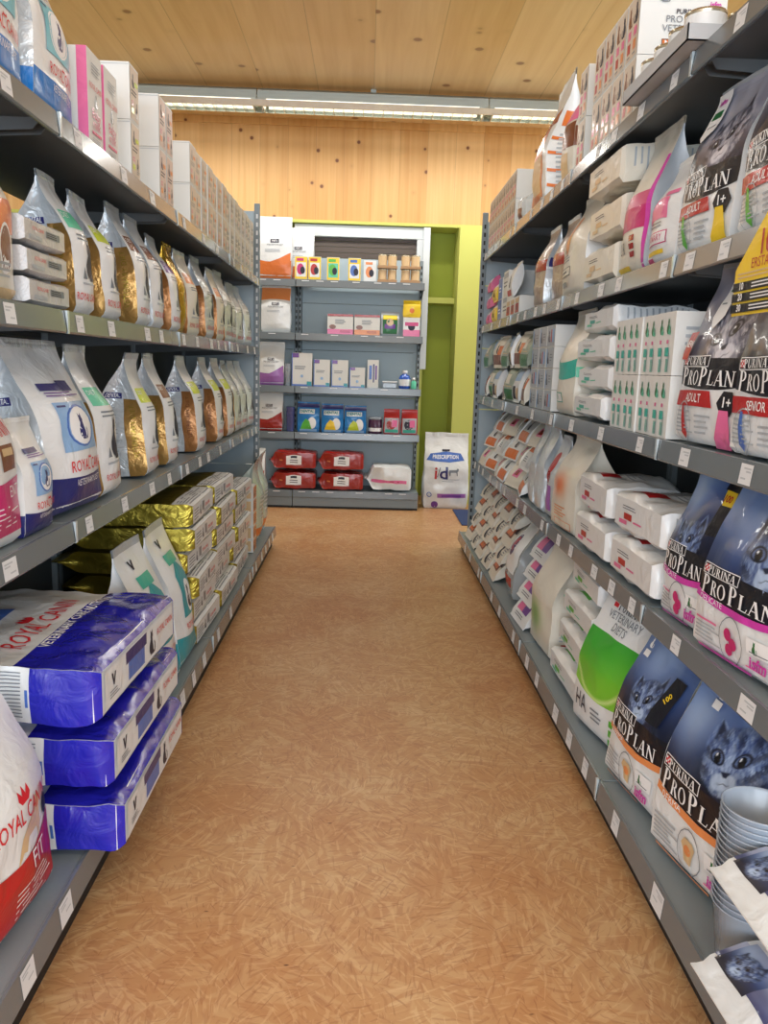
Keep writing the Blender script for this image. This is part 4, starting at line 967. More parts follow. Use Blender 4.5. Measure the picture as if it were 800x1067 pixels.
dc3 = box(.16, .25, .17, [('lines', 'front', .1, .1, .9, .9, 6, 'lilac'), ('rect', 'right', .6, .05, .66, .95, 'lilac'), ('lines', 'right', .1, .3, .5, .7, 4, 'lgrey')]).finish('diet_carton')
place(dc3, 'R', RXU + .03, 1.70, R5, cat='carton', label='white carton with lilac print on the right top shelf, right of the cans')
place(dc3, 'R', RXU + .03, 1.52, R5, cat='carton', label='white carton at the top right corner of the picture, nearest the camera')

# --- fourth shelf on the right
pb = cat_food_bag(.25, .12, .385, 'red', 'ADULT', GR, 3, (.64, .46, .076, .3, (.2, .45)), 'bar', True, 'grn')
pb.rect('front', .03, .72, .30, 1., 'inkwhite'); pb.poly('front', [(-.5, 0), (.5, 0), (0, -1)], .165, .722, 'inkwhite', .0675, .02); pb.text('front', 'isfm', .165, .93, .022, 'hot', bold=.03); pb.rect('front', .08, .82, .25, .87, 'dgrn'); pb.lines('front', .08, .76, .25, .78, 1, 'grey')
pp1 = pb.finish('cat_food_bag')
place(pp1, 'R', RXU + .02, 1.935, R4, yaw=0.08, tilt=-.06, label='black and grey cat food bag with red ADULT bar beside the urinary bag', cat='cat food bag')
pb = cat_food_bag(.26, .12, .385, 'red', 'ADULT', GR, 4, (.60, .55, .075, .1, (.1, .8)), 'bar', False, 'grn')
place(pb.finish('cat_food_bag'), 'R', RXU + .02, 1.60, R4, yaw=0.06, tilt=-.05, label='black and grey cat food bag on the right fourth shelf, nearest the camera', cat='cat food bag')
B = Bag(.19, .11, .275, 'bwhite', fill=.5, seed=111); B.rect('front', .0, .42, .75, .62, 'pink', curve=-.06); B.rect('front', .05, .17, .8, .29, 'magenta'); B.rect('front', .07, .18, .78, .28, 'inkwhite'); B.text('front', 'URINARY', .42, .23, .024, 'magenta'); B.lines('front', .2, .33, .7, .40, 2, 'grey')
B.rect('front', .1, .08, .7, .12, 'yellow'); B.rect('front', .08, .01, .3, .06, 'magenta'); B.rect('front', .6, .62, .9, .66, 'pink'); place(B.finish('cat_food_bag'), 'R', RXU + .012, 2.165, R4, tilt=-.05, label='small white urinary diet bag with pink streak and boxed lettering, right fourth shelf', cat='cat food bag')
B = Bag(.22, .13, .405, 'cream', fill=.45, seed=112, sealm='cream', side='lgrey'); B.rect('front', .0, .30, 1, .56, 'magenta'); B.rect('front', .0, .46, 1, .56, mat('pale_magenta', rgb(206, 90, 130), .35)); B.rect('front', .92, .0, 1, .8, 'hot'); B.text('front', 'UR', .26, .18, .05, 'ink', sx=.8); B.lines('front', .55, .1, .72, .27, 3, 'dred', fill=.7, rag=False); B.rect('front', .02, .02, .5, .05, 'yellow')
B.lines('right', .2, .1, .8, .5, 8, 'grey'); place(B.finish('cat_food_bag'), 'R', RXU + .012, 2.385, R4, tilt=-.04, label='tall cream bag with magenta block and UR lettering, right fourth shelf', cat='cat food bag')
def white_lier(w, d, h, seed, tone, accent, text=True, body='bwhite', nm='flat_food_bag'):
    B = Bag(w, d, h, body, fill=.72, seed=seed, bulge=.014, amp=.014, pinch=.3, seal=.05, res=1.2)
    B.rect('front', .12, .12, .5, .36, accent); B.lines('front', .15, .42, .8, .6, 4, 'lgrey'); B.lines('bottom', .18, .62, .62, .8, 2, 'ink', fill=.25); B.rect('bottom', .22, .3, .40, .52, accent); B.rect('bottom', .44, .28, .62, .34, tone); B.rect('bottom', .12, .12, .3, .26, tone)
    B.lines('right', .1, .1, .9, .8, 12, 'lgrey', vert=False, fill=.3); B.lines('left', .1, .1, .9, .8, 12, 'lgrey', fill=.3)
    return B.finish(nm)
f = white_lier(.36, .10, .34, 113, 'tan', 'tan', body='cream')
for t in range(3): place(f, 'R', RXU + .015 + .01 * (t % 2), 2.70 + .01 * t, R4 + t * .125, 'lie_bottom', tilt=.0, label='cream food bag lying flat on the right fourth shelf, %s of three' % ['bottom', 'middle', 'top'][t], group='cream bags lying on the right fourth shelf')
B = Bag(.32, .15, .375, 'cream', fill=.5, seed=114, side='bwhite'); B.disc('front', .35, .62, .05, 'lorange', ry=.07); B.disc('front', .42, .6, .03, 'yellow', ry=.05); B.text('front', 'PURINA', .3, .46, .016, 'ink'); B.lines('front', .15, .34, .55, .43, 3, 'grey'); B.rect('front', .1, .2, .6, .29, 'ink'); B.rect('front', .11, .207, .59, .283, 'cream'); B.lines('front', .15, .22, .55, .27, 1, 'ink'); B.rect('front', .12, .1, .4, .15, 'grey')
place(B.finish('pet_food_bag'), 'R', RXU + .008, 3.10, R4, label='tall cream bag with wheat-coloured picture beside the flat bags, right fourth shelf')
B = Bag(.19, .10, .34, mat('taupe_film', rgb(170, 150, 132), .3, bump=.6, coat=.3), fill=.5, seed=115, side='silver', sealm='bwhite'); B.rect('front', 0, .45, 1, .6, 'dred'); B.rect('right', .1, .5, .9, .62, 'navy'); B.rect('right', .0, .35, 1, .47, 'lgrey'); f = B.finish('pet_food_bag')
place(f, 'R', RXU + .01, 3.68, R4, tilt=-.03, label='brown and silver treat bag with navy label on the right fourth shelf, farther of two'); place(f, 'R', RXU + .03, 3.42, R4, label='brown and silver treat bag on the right fourth shelf beside the tall cream bag')
def pouch(w, d, h, seed, body, prints, nm='food_pouch'):
    B = Bag(w, d, h, body, fill=.5, seed=seed, bulge=0, amp=.006, pinch=0, seal=.07, pillow=True, res=.7); run(B, prints); return B.finish(nm)
pk = pouch(.15, .05, .115, 120, 'pink', [('rect', 'front', .05, .55, .9, .95, 'bwhite'), ('rect', 'front', .3, .2, .7, .5, 'magenta')])
yl = pouch(.15, .05, .13, 121, 'yellow', [('rect', 'front', .1, .7, .9, 1, 'bwhite'), ('cat', 'front', .5, .4, .05, 'ink')])
for t in range(3): place(pk, 'R', RXU + .02, 5.16, R4 + t * .098, tilt=-.5, cat='pouch', label='pink and white treat pouch at the far end of right fourth shelf, %s of three' % ['lowest', 'middle', 'topmost'][t], group='pink treat pouches')
for t in range(2): place(yl, 'R', RXU + .02, 4.96, R4 + t * .12, tilt=-.35, cat='pouch', label='yellow treat pouch beside the pink pouches on right fourth shelf, %s of two' % ['lower', 'upper'][t], group='yellow treat pouches')
bb = box(.13, .12, .12, [('rect', 'front', .02, .02, .98, .98, 'mblue'), ('lines', 'front', .2, .3, .8, .6, 2, 'inkwhite')]).finish('treat_box'); gb = box(.15, .14, .13, [('lines', 'front', .1, .3, .9, .6, 2, 'grey'), ('rect', 'front', .1, .7, .9, .9, 'lgrey')]).finish('treat_box')
rb = box(.12, .1, .09, [('rect', 'front', .1, .1, .9, .6, 'red'), ('cat', 'front', .5, .5, .05, 'ink'), ('rect', 'front', .1, .65, .9, .9, 'tan')]).finish('treat_box')
for t in range(2):
    place(bb, 'R', RXU + .03, 4.78, R4 + t * .1215, cat='box', label='bright blue treat box on the right fourth shelf, %s of two' % ['lower', 'upper'][t], group='blue treat boxes')
    place(gb, 'R', RXU + .03, 4.60, R4 + t * .1315, cat='box', label='pale grey treat box beside the blue boxes, %s of two' % ['lower', 'upper'][t], group='pale grey treat boxes')
for k in range(3): place(rb, 'R', RXU + .02, 4.43 - k * .13, R4, cat='box', label='small red and white box, right fourth shelf, %s from the grey boxes' % ORD[k + 1], group='small red boxes on the right fourth shelf')
wp = pouch(.16, .05, .2, 122, 'bwhite', [('cat', 'front', .5, .5, .07, 'ink'), ('rect', 'front', .2, .1, .8, .25, 'red')])
place(wp, 'R', RXU + .02, 4.43, R4 + .092, tilt=-.2, cat='pouch', label='white treat pouch with a black cat standing on the small red boxes')

# --- third shelf on the right
pb = cat_food_bag(.27, .13, .415, 'red', 'ADULT', GR, 5, (.66, .42, .090, .4, (.2, .5)), 'bar', True, 'red')
pb.rect('front', .30, .70, .50, 1., 'inkwhite'); pb.poly('front', [(-.5, 0), (.5, 0), (0, -1)], .40, .702, 'inkwhite', .054, .03); pb.text('front', 'isfm', .40, .94, .022, 'hot', bold=.03); pb.rect('front', .34, .84, .46, .88, 'dgrn'); pb.lines('front', .34, .76, .46, .78, 1, 'grey')
pb.poly('front', [(-.35, -.5), (.2, -.5), (.5, .5), (-.5, .5)], .1, .545, 'red', .052, .06); pb.text('front', 'NEW', .1, .55, .022, 'inkwhite', sx=.9, bold=.03)
place(pb.finish('cat_food_bag'), 'R', RXU + .012, 1.80, R3, yaw=0.08, tilt=-.05, label='black and grey cat food bag with red ADULT bar and NEW flash, right third shelf', cat='cat food bag')
pb = cat_food_bag(.27, .13, .40, 'red', 'SENIOR', GR, 6, (.75, .5, .10, -.2, (.25, .8)), 'bar', False, 'mblue')
place(pb.finish('cat_food_bag'), 'R', RXU + .012, 1.51, R3, yaw=0.08, tilt=-.05, label='black and grey cat food bag with red SENIOR bar, right third shelf', cat='cat food bag')
def mint_carton(w, d, h):
    B = Box(w, d, h)
    for u in (.25, .68):
        B.cat('front', u, .78, h * .26, 'dgrn'); B.cat('front', u + .06, .72, h * .16, 'mint'); B.rect('front', u - .05, .5, u + .05, .56, 'pink'); B.rect('front', u - .11, .3, u + .1, .44, 'aqua'); B.lines('front', u - .02, .05, u + .14, .26, 3, 'aqua', vert=True, rag=False, fill=.6); B.lines('front', u + .1, .06, u + .16, .48, 1, 'grey', vert=True)
    B.rect('front', .47, .0, .475, 1, 'lgrey'); B.lines('right', .1, .2, .9, .8, 5, 'lgrey'); return B.finish('diet_carton')
mc = mint_carton(.118, .26, .156)
for t in range(2):
    for k in range(4): place(mc, 'R', RXU + .014 + .004 * (k % 2), 2.045 + k * .1205, R3 + t * .1575, cat='carton', label='white and mint green diet carton on right third shelf, %s row, %s from the camera' % (TIER[t], ORD[k + 1]), group='white and mint cartons on the right third shelf')
f = white_lier(.37, .064, .34, 131, 'mint', 'aqua')
for t in range(4): place(f, 'R', RXU + .012 + .012 * (t % 2), 2.72 - .006 * t, R3 + t * .092, 'lie_bottom', yaw=.02 * (t % 3 - 1), label='white bag with mint print lying on right third shelf, %s from the bottom' % ORD[t + 1], group='white bags with mint print lying on the right third shelf')
B = Bag(.25, .13, .395, 'cream', fill=.5, seed=132); B.rect('front', 0, .35, 1, .52, 'aqua', curve=.04); B.rect('front', .1, .12, .6, .22, 'aqua'); B.rect('front', .12, .13, .58, .21, 'inkwhite'); B.text('front', 'EN', .35, .17, .03, 'aqua'); B.rect('right', 0, .38, 1, .48, 'mint')
place(B.finish('pet_food_bag'), 'R', RXU + .008, 3.09, R3, label='tall cream bag with teal stripe standing between flat bags and small boxes')
gbx = box(.14, .2, .086, [('rect', 'front', .03, .03, .97, .97, 'lgrey'), ('cat', 'front', .3, .5, .05, 'ink'), ('lines', 'front', .5, .3, .9, .7, 3, 'grey'), ('rect', 'front', .08, .06, .2, .9, 'lblue')]).finish('treat_box')
gbo = box(.14, .2, .086, [('rect', 'front', .03, .03, .97, .97, 'lgrey'), ('cat', 'front', .3, .5, .05, 'ink'), ('rect', 'front', .5, .2, .62, .8, 'red'), ('rect', 'front', .66, .2, .9, .8, 'lblue')]).finish('treat_box')
for c in range(3):
    for t in range(4): place(gbo if (c + t) % 3 == 0 else gbx, 'R', RXU + .02, 3.35 + c * .148, R3 + t * .0875, cat='box', label='small pale grey food box, right third shelf, %s column, %s from the bottom' % (['near', 'middle', 'far'][c], ORD[t + 1]), group='small grey boxes on the right third shelf')
po = pouch(.17, .05, .19, 133, 'cream', [('rect', 'front', 0, .1, 1, .4, 'brown'), ('rect', 'front', .5, .4, 1, .7, 'orange'), ('cat', 'front', .4, .6, .06, 'ink')])
pg = pouch(.17, .05, .19, 134, mat('sage_film', rgb(150, 165, 150), .3, bump=.6, coat=.3), [('rect', 'front', 0, .05, 1, .35, 'dgrn'), ('rect', 'front', .1, .5, .5, .8, 'cream'), ('lines', 'front', .1, .4, .9, .46, 1, 'tan')])
pw = pouch(.17, .05, .19, 135, 'bwhite', [('rect', 'front', .1, .1, .45, .45, 'ink'), ('rect', 'front', .1, .6, .9, .9, 'lblue'), ('rect', 'front', .55, .1, .9, .4, 'tan')])
kinds = [(po, 'cream and brown'), (pg, 'sage green'), (pw, 'white and pale blue')]
for c in range(7):
    for t in range(2):
        k = kinds[(c * 2 + t) % 3]
        place(k[0], 'R', RXU + .02 + .01 * (c % 2), 3.93 + c * .205, R3 + t * .175, tilt=-.25 + .1 * (c % 3 - 1), yaw=.1 * ((c + t) % 3 - 1), cat='pouch', label='%s pouch, right third shelf, %s tier, %s column past the boxes' % (k[1], ['lower', 'upper'][t], ORD[c + 1]), group='pouches at the far end of the right third shelf')

# --- second shelf on the right
pb = cat_food_bag(.31, .14, .392, 'hot', 'DELICATE', BL, 7, (.74, .50, .100, .35, (.2, .75)), 'arc', extra='hot')
place(pb.finish('cat_food_bag'), 'R', RXU + .01, 1.555, R2, yaw=0.12, tilt=-.06, label='large blue cat food bag with pink stripe, black band and DELICATE lettering, right second shelf', cat='cat food bag')
pb = cat_food_bag(.21, .13, .39, 'hot', 'DELICATE', BL, 8, (.45, .3, .06, .2, (.2, .75)), 'arc', extra='hot', silv=True)
pb.poly('front', [(-.5, .5), (.4, .5), (.5, -.3), (0, -.5), (-.3, 0)], .84, .82, 'yellow', .055, .07); pb.text('front', '100', .84, .82, .022, 'red', bold=.03); pb.rect('front', .7, .87, 1, .93, 'black'); pb.rect('front', .78, .6, .98, .78, 'black')
place(pb.finish('cat_food_bag'), 'R', RXU + .02, 1.84, R2, yaw=0.08, tilt=-.05, label='smaller blue and pink-striped cat food bag with yellow sticker behind the large one', cat='cat food bag')
B = Bag(.22, .13, .31, 'bwhite', fill=.6, seed=140); B.lines('left', .2, .2, .8, .6, 5, 'lgrey'); B.text('front', '3 kg', .3, .2, .03, 'grey'); place(B.finish('pet_food_bag'), 'R', RXU + .012, 1.27, R2, label='plain white bag at the right edge of the picture, right second shelf')
f = white_lier(.36, .10, .29, 141, 'pink', 'red')
for t in range(2): place(f, 'R', RXU + .015, 2.165 - .01 * t, R2 + t * .125, 'lie_bottom', yaw=.03 * t, label='white food bag with red square lying on right second shelf, near pile, %s one' % TIER[t], group='white bags with red print lying on the right second shelf')
for t in range(2): place(f, 'R', RXU + .012, 2.565 + .01 * t, R2 + t * .12, 'lie_bottom', yaw=-.03 * t, label='white food bag with red square lying on right second shelf, far pile, %s one' % TIER[t], group='white bags with red print lying on the right second shelf')
B = Bag(.24, .10, .385, mat('sage_green_film', rgb(150, 170, 150), .3, bump=.6, coat=.3), fill=.5, seed=143); B.rect('right', .1, .4, .9, .44, 'red'); B.rect('front', 0, .3, 1, .34, 'red'); place(B.finish('pet_food_bag'), 'R', 1.07, 2.45, R2, label='sage green bag standing in the dark behind the flat white bags, right second shelf')
B = Bag(.26, .17, .36, 'cream', fill=.5, seed=144, bulge=.010); B.art('front', .05, .3, .95, .7, 16, 16, lambda u, v: lerp(rgb(222, 218, 205), rgb(228, 120, 70), math.exp(-(((u - .35) / .3) ** 2 + ((v - .5) / .3) ** 2)))); B.lines('front', .2, .15, .8, .28, 4, 'lorange'); B.rect('front', .2, .04, .9, .12, 'lorange'); B.rect('front', .22, .047, .88, .113, 'cream')
for v in (.33, .6): B.rect('right', .3, v, .8, v + .012, 'pink')
B.lines('right', .2, .36, .85, .58, 6, 'lgrey'); place(B.finish('pet_food_bag'), 'R', RXU + .008, 2.985, R2, yaw=.08, label='tall cream bag with soft orange glow print, right second shelf')
sv_ = Bag(.13, .12, .375, 'silver', fill=.5, seed=145, bulge=.012, amp=.008); sv_.lines('right', .3, .2, .7, .6, 8, 'grey'); f = sv_.finish('pet_food_bag')
sr = Bag(.13, .12, .34, 'silver', fill=.5, seed=146, bulge=.012, amp=.008); sr.disc('front', .5, .7, .035, 'red', ry=.045); sr.disc('front', .5, .52, .025, 'dred'); sr.rect('front', .2, .1, .8, .42, 'lilac'); g = sr.finish('pet_food_bag')
place(g, 'R', RXU + .02, 3.25, R2, label='silver foil bag with a round red logo on the right second shelf')
place(f, 'R', RXU + .012, 3.43, R2, yaw=.05, label='thin silver foil bag beside the red-logo bag, right second shelf'); place(f, 'R', RXU + .02, 3.61, R2, yaw=-.04, label='thin silver foil bag beside the orange pouches, right second shelf')
oa = pouch(.215, .048, .185, 150, 'bwhite', [('rect', 'front', .1, .05, .9, .34, 'orange'), ('cat', 'front', .5, .6, .07, 'ink'), ('lines', 'front', .2, .8, .8, .9, 2, 'grey')])
ob = pouch(.215, .048, .185, 151, 'bwhite', [('rect', 'front', .0, .55, .55, .95, 'orange'), ('rect', 'front', .55, .1, .9, .5, 'silver'), ('lines', 'front', .1, .2, .5, .4, 3, 'grey'), ('disc', 'front', .75, .7, .02, 'ink')])
oc = pouch(.215, .048, .185, 152, 'cream', [('rect', 'front', .3, .3, .7, .6, 'pink'), ('rect', 'front', .38, .36, .62, .54, 'dred'), ('lines', 'front', .15, .7, .85, .85, 2, 'grey')])
kinds = [(oa, 'white pouch with orange foot'), (ob, 'white pouch with orange corner'), (oc, 'cream pouch with pink square')]
for c in range(6):
    for t in range(3):
        k = kinds[(c + t) % 3] if t else kinds[2 if c % 2 else 0]
        place(k[0], 'R', RXU + .012 + .03 * t, 3.87 + c * .245, R2 + t * .115, tilt=-.75, yaw=.15 * ((c * 2 + t) % 3 - 1), cat='pouch', label='%s, right second shelf, %s tier, %s column from silver bags' % (k[1], ['lowest', 'middle', 'top'][t], ORD[c + 1]), group='pouches at the far end of the right second shelf')

# --- bottom shelf on the right
pb = cat_food_bag(.315, .15, .455, 'lorange', 'DERMA', BL, 9, (.66, .50, .088, .32, (.18, .62)), 'arc', extra='tan')
pb.text('front', 'cat', .42, .90, .001); pb.rect('front', .24, .80, .33, .845, 'inkwhite'); pb.poly('front', [(x - .45, y) for x, y in CAT], .285, .855, 'inkwhite', .035, .03)
pbig = pb.finish('cat_food_bag')
place(pbig, 'R', RB + .04, 1.565, R1, yaw=0.20, tilt=-.10, label='large blue cat food bag with orange stripe and kitten face beside the plastic cups', cat='cat food bag')
pb = cat_food_bag(.27, .15, .435, 'lorange', 'DERMA', BL, 10, (.5, .40, .068, .25, (.3, .75)), 'arc', extra='tan')
pb.rect('front', .1, .80, .2, .84, 'inkwhite'); pb.poly('front', [(x - .45, y) for x, y in CAT], .15, .855, 'inkwhite', .03, .028); pb.poly('front', [(-.5, -.5), (.2, -.5), (.5, .5), (-.2, .5)], .8, .66, 'black', .07, .12); pb.text('front', '100', .8, .68, .02, 'yellow', rot=1.1, bold=.02)
place(pb.finish('cat_food_bag'), 'R', RB + .03, 1.915, R1, yaw=0.14, tilt=-.10, label='blue cat food bag with orange stripe standing beside the green and white bag', cat='cat food bag')
B = Bag(.25, .12, .45, film('charcoal_film', rgb(36, 32, 38)), fill=.5, seed=160); B.art('front', 0, .3, 1, 1, 30, 30, cat_art(.25, .3, .5, .5, .07, 0, rgb(60, 50, 56), rgb(48, 42, 48), rgb(14, 12, 16), rgb(120, 110, 120), 5.)); place(B.finish('cat_food_bag'), 'R', .96, 1.40, R1, tilt=-.02, label='dark bag with black cat standing behind the stack of clear cups', cat='cat food bag')
B = Bag(.31, .16, .45, 'bwhite', fill=.45, seed=161, bulge=.014, sealm='lgrey', res=1.3)
def green_pic(u, v):
    c = lerp(rgb(120, 200, 50), rgb(60, 165, 50), smooth(v * 1.2 - u * .3)); d_ = math.hypot((u - .45) / .6, (v - .75) / .75)
    c = lerp(c, rgb(205, 235, 150), smooth(1 - abs(d_ - .98) * 12)); return lerp(c, rgb(150, 220, 80), smooth((d_ - 1.03) * 8) * .6)
B.art('front', 0, .27, 1, .74, 30, 30, green_pic, curve=.05)
B.rect('front', .0, .72, 1, 1, 'bwhite'); B.serif('front', 'PURINA', .50, .92, .03, 'ink'); B.rect('front', .18, .895, .26, .945, 'inkred'); B.text('front', 'VETERINARY', .48, .84, .034, 'grey'); B.text('front', 'DIETS', .48, .77, .034, 'grey'); B.disc('front', .92, .95, .012, 'magenta')
B.text('front', 'HA', .22, .19, .075, 'ink', sx=.8); B.lines('front', .45, .12, .7, .22, 3, 'grey')
for k in range(3): B.rect('front', .78, .04 + k * .065, .9, .085 + k * .065, 'grn')
B.lines('right', .15, .3, .85, .75, 12, 'grey'); B.rect('right', .3, .78, .9, .9, 'grn'); place(B.finish('pet_food_bag'), 'R', RB + .03, 2.245, R1, yaw=0.18, tilt=-.05, label='white bag with big green circle picture and HA lettering, right bottom shelf')
f = white_lier(.37, .072, .36, 162, 'mint', 'grn')
for t in range(4): place(f, 'R', RB + .05 + .02 * t, 2.62 + .008 * t, R1 + t * .096, 'lie_bottom', yaw=-.03 * (t % 2), label='white bag with green square lying on right bottom shelf, %s from the bottom' % ORD[t + 1], group='white bags with green print lying on the right bottom shelf')
B = Bag(.28, .17, .425, 'cream', fill=.5, seed=163, bulge=.010); B.art('front', .05, .05, .95, .5, 16, 16, lambda u, v: lerp(rgb(222, 218, 205), rgb(96, 176, 90), math.exp(-(((u - .3) / .3) ** 2 + ((v - .6) / .3) ** 2))))
for v, c in ((.14, 'red'), (.4, 'mint'), (.62, 'mint')): B.rect('right', .25, v, .9, v + .02, c)
B.lines('right', .2, .18, .85, .38, 6, 'lgrey'); place(B.finish('pet_food_bag'), 'R', RB + .045, 3.03, R1, yaw=.06, label='tall cream bag with green glow print standing on the right bottom shelf')
pu = pouch(.24, .042, .2, 164, 'bwhite', [('rect', 'front', .15, .25, .5, .62, 'pink'), ('rect', 'front', .45, .25, .8, .62, 'purple'), ('cat', 'front', .3, .72, .06, 'ink'), ('lines', 'front', .2, .1, .8, .2, 2, 'grey')])
for t in range(4): place(pu, 'R', RB + .025 + .03 * t, 3.36 + .03 * t, R1 + t * .08, tilt=-.8, yaw=.05, cat='pouch', label='white pouch with pink and purple square, right bottom shelf, %s from the bottom' % ORD[t + 1], group='pink and purple pouches on the right bottom shelf')
B = Bag(.30, .15, .40, 'clearbag', fill=.5, seed=165, bulge=.03, amp=.01); B.rect('front', .1, .12, .9, .24, 'red'); B.rect('front', .05, .3, .95, .95, 'bwhite'); B.disc('front', .5, .62, .05, 'inkwhite'); B.disc('front', .5, .62, .045, 'navy', ry=.055); B.disc('front', .5, .63, .032, 'red', ry=.038)
place(B.finish('treat_bag'), 'R', RB + .05, 3.78, R1, tilt=-.15, yaw=-.1, cat='treat bag', label='clear bag with round red and navy logo between purple and orange pouches')
o2 = pouch(.2, .05, .2, 166, 'cream', [('rect', 'front', .12, .25, .78, .72, 'brown'), ('rect', 'front', .17, .3, .66, .68, 'orange'), ('cat', 'front', .85, .6, .06, 'ink'), ('lines', 'front', .2, .8, .8, .9, 2, 'grey')])
o3 = pouch(.2, .05, .2, 167, 'cream', [('rect', 'front', .12, .5, .8, .9, 'red'), ('rect', 'front', .25, .56, .6, .84, 'pink'), ('cat', 'front', .4, .3, .08, 'ink'), ('lines', 'front', .55, .2, .85, .5, 4, 'grey')])
for c in range(5):
    for t in range(4):
        k = ((o2, 'orange square'), (o3, 'red corner'))[(c + t) % 2]
        place(k[0], 'R', RB + .03 + .03 * t, 4.12 + c * .252, R1 + t * .086, tilt=-.85, yaw=.04 * ((c * 2 + t) % 3 - 1), cat='pouch', label='cream pouch with %s, right bottom shelf, %s tier, %s column' % (k[1], ORD[t + 1], ORD[c + 1]), group='cream pouches at the far end of the right bottom shelf')
# clear measuring cups
b = MB(); prof = [(.0, .001), (.050, .0), (.0515, .004), (.0655, .115), (.069, .1165), (.070, .119), (.0675, .1195), (.0647, .1155), (.0507, .0045), (.049, .002), (0, .002)]
b.lathe(prof, 'clear', 40); cup = b.build('plastic_cup')
for t in range(18): place(cup, 'R', .672, 1.325, R1 + .001 + t * .0115, cat='cup', label='clear plastic cup nested in the stack beside the blue bags, %s from the bottom' % ORD[t + 1], group='clear plastic cups nested in one stack')
B = Bag(.42, .105, .44, 'bwhite', fill=.8, seed=170, bulge=.012, amp=.010, res=1.6, pinch=0, pillow=True)
B.art('front', .0, .10, 1., .235, 60, 14, lambda u, v: lerp(rgb(70, 76, 120), rgb(176, 184, 208), smooth(v * 1.1 + .3 * noise.noise(Vector((u * 7, v * 3, 2))))))
B.art('front', .03, .085, .25, .265, 36, 30, cat_art(.092, .079, .5, .42, .032, .2, **dict(BL, sky=rgb(150, 160, 192)), seed=4., body=0, fade=.01))
B.serif('front', 'PRO PLAN', .60, .135, .032, 'inkwhite', sx=.95); B.serif('front', 'PURINA', .62, .20, .016, 'ink', sx=1.); B.rect('front', .52, .75, .58, .95, 'pink'); B.rect('front', .45, .3, .52, .9, 'pink'); f = B.finish('flat_cat_food_bag')
place(f, 'R', .60, 1.04, R1, 'lie_bottom', tilt=.0, yaw=.05, cat='cat food bag', label='white cat food bag with blue cat stripe lying in the lower right corner, bottom one'); place(f, 'R', .62, 1.055, R1 + .10, 'lie_bottom', tilt=.0, yaw=.02, cat='cat food bag', label='white cat food bag with blue cat stripe lying in the lower right corner, top one')
# yellow promotion card clipped to the price rail
B = Pack(); cw, ch = .30, .20
B.face('front', lambda u, v: (cw * (u - .5) * (1 if v < .55 else 1) + (0 if v < .4 else -(0) ), -.0012, ch * v), 1, 1, cw, ch, 'yellow')
B.mb = MB(); pts = [(-.15, 0), (.15, 0), (.15, .2), (-.02, .2), (-.15, .085)]
B.mb.prism(pts, 1, -.001, .001, 'yellow')
B.g['front'] = [[Vector((-.15, -.001, 0)), Vector((.15, -.001, 0))], [Vector((-.15, -.001, .2)), Vector((.15, -.001, .2))]]
B.text('front', '100', .42, .62, .062, 'red', sx=.8, bold=.02); B.text('front', 'ERSTATTET', .42, .455, .026, 'red', sx=.9); B.lines('front', .05, .33, .95, .40, 2, 'tan'); B.rect('front', .4, .86, .98, .97, 'black'); B.text('front', 'AKTION', .7, .915, .018, 'inkwhite') if False else None
for k, t in enumerate(('10', '20', '30')): B.rect('front', .0, .225 - k * .10, 1, .305 - k * .10, 'black'); B.text('front', t, .12, .265 - k * .1, .018, 'inkwhite', bold=.03); B.lines('front', .25, .235 - k * .1, .85, .295 - k * .1, 2, 'inkwhite', rag=False)
o = B.mb.build('promotion_card'); place(o, 'R', RXU - .032, 1.435, 1.318, cat='sign', label='yellow promotional card with red 100 and black rows hanging on the right shelf edge')
b = MB(); b.box(-.02, .02, -.002, .03, .0, .003, 'clear'); 

# ================================================================ BACK WALL SHELVES
def bx(px): return -.62 + (px - 307) * .00805
BUF = BU + .025
def hills(w, h, seed, c, where='bottom'):
    B = Bag(w, .11, h, 'bwhite', fill=.55, seed=seed, bulge=.015, res=.8)
    if where == 'bottom': B.rect('front', 0, 0, 1, .28, c, c2=.03); B.poly('front', [(-.5, -.5), (.5, -.5), (.5, .5), (.1, 0)], .55, .34, c, w * .85, .1)
    else: B.rect('front', 0, .74, 1, 1, c, curve=-.03, c2=0)
    B.rect('front', .36, .60, .62, .665, 'ink'); B.text('front', "Hill's", .49, .632, .026, 'inkwhite'); B.text('front', 'PRESCRIPTION DIET', .5, .565, .018, 'ink', sx=.8); B.lines('front', .2, .44, .75, .5, 2, 'lgrey')
    return B.finish('pet_food_bag')
place(hills(.27, .5, 201, 'orange'), 'B', BUF, bx(287), BZ[0], label='tall white and orange diet bag on top of the back shelves, leftmost')
place(hills(.25, .44, 202, 'orange'), 'B', BUF + .128, bx(300), BZ[0], label='white diet bag half hidden behind the tall orange one on the back shelves')
place(hills(.24, .385, 203, 'lorange', 'top'), 'B', BUF, bx(288), BZ[1], label='white diet bag with orange top on the second back shelf from the top')
place(hills(.215, .36, 204, 'lilac'), 'B', BUF, bx(283.5), BZ[2], label='white and purple diet bag on the middle back shelf, left end')
place(hills(.22, .36, 205, 'dred'), 'B', BUF, bx(282), BZ[3], label='white and rust-red diet bag on the back shelf above the red sacks, left end')
place(hills(.16, .34, 206, 'red'), 'B', BF + .03, bx(269), BBASE, label='white and red bag at the left end of the lowest back shelf')
tops = [(314, 'yellow', 'magenta', 'yellow treat pack with dark pink picture, first on the top back shelf'), (328, 'yellow', 'red', 'yellow treat pack with red picture, second on the top back shelf'), (347, 'yellow', 'grn', 'yellow and green treat pack in the middle of the top back shelf'), (369, 'yellow', 'mblue', 'yellow and blue treat pack on the top back shelf'), (385, 'bwhite', 'lorange', 'white and orange treat pack beside the cans on the top back shelf')]
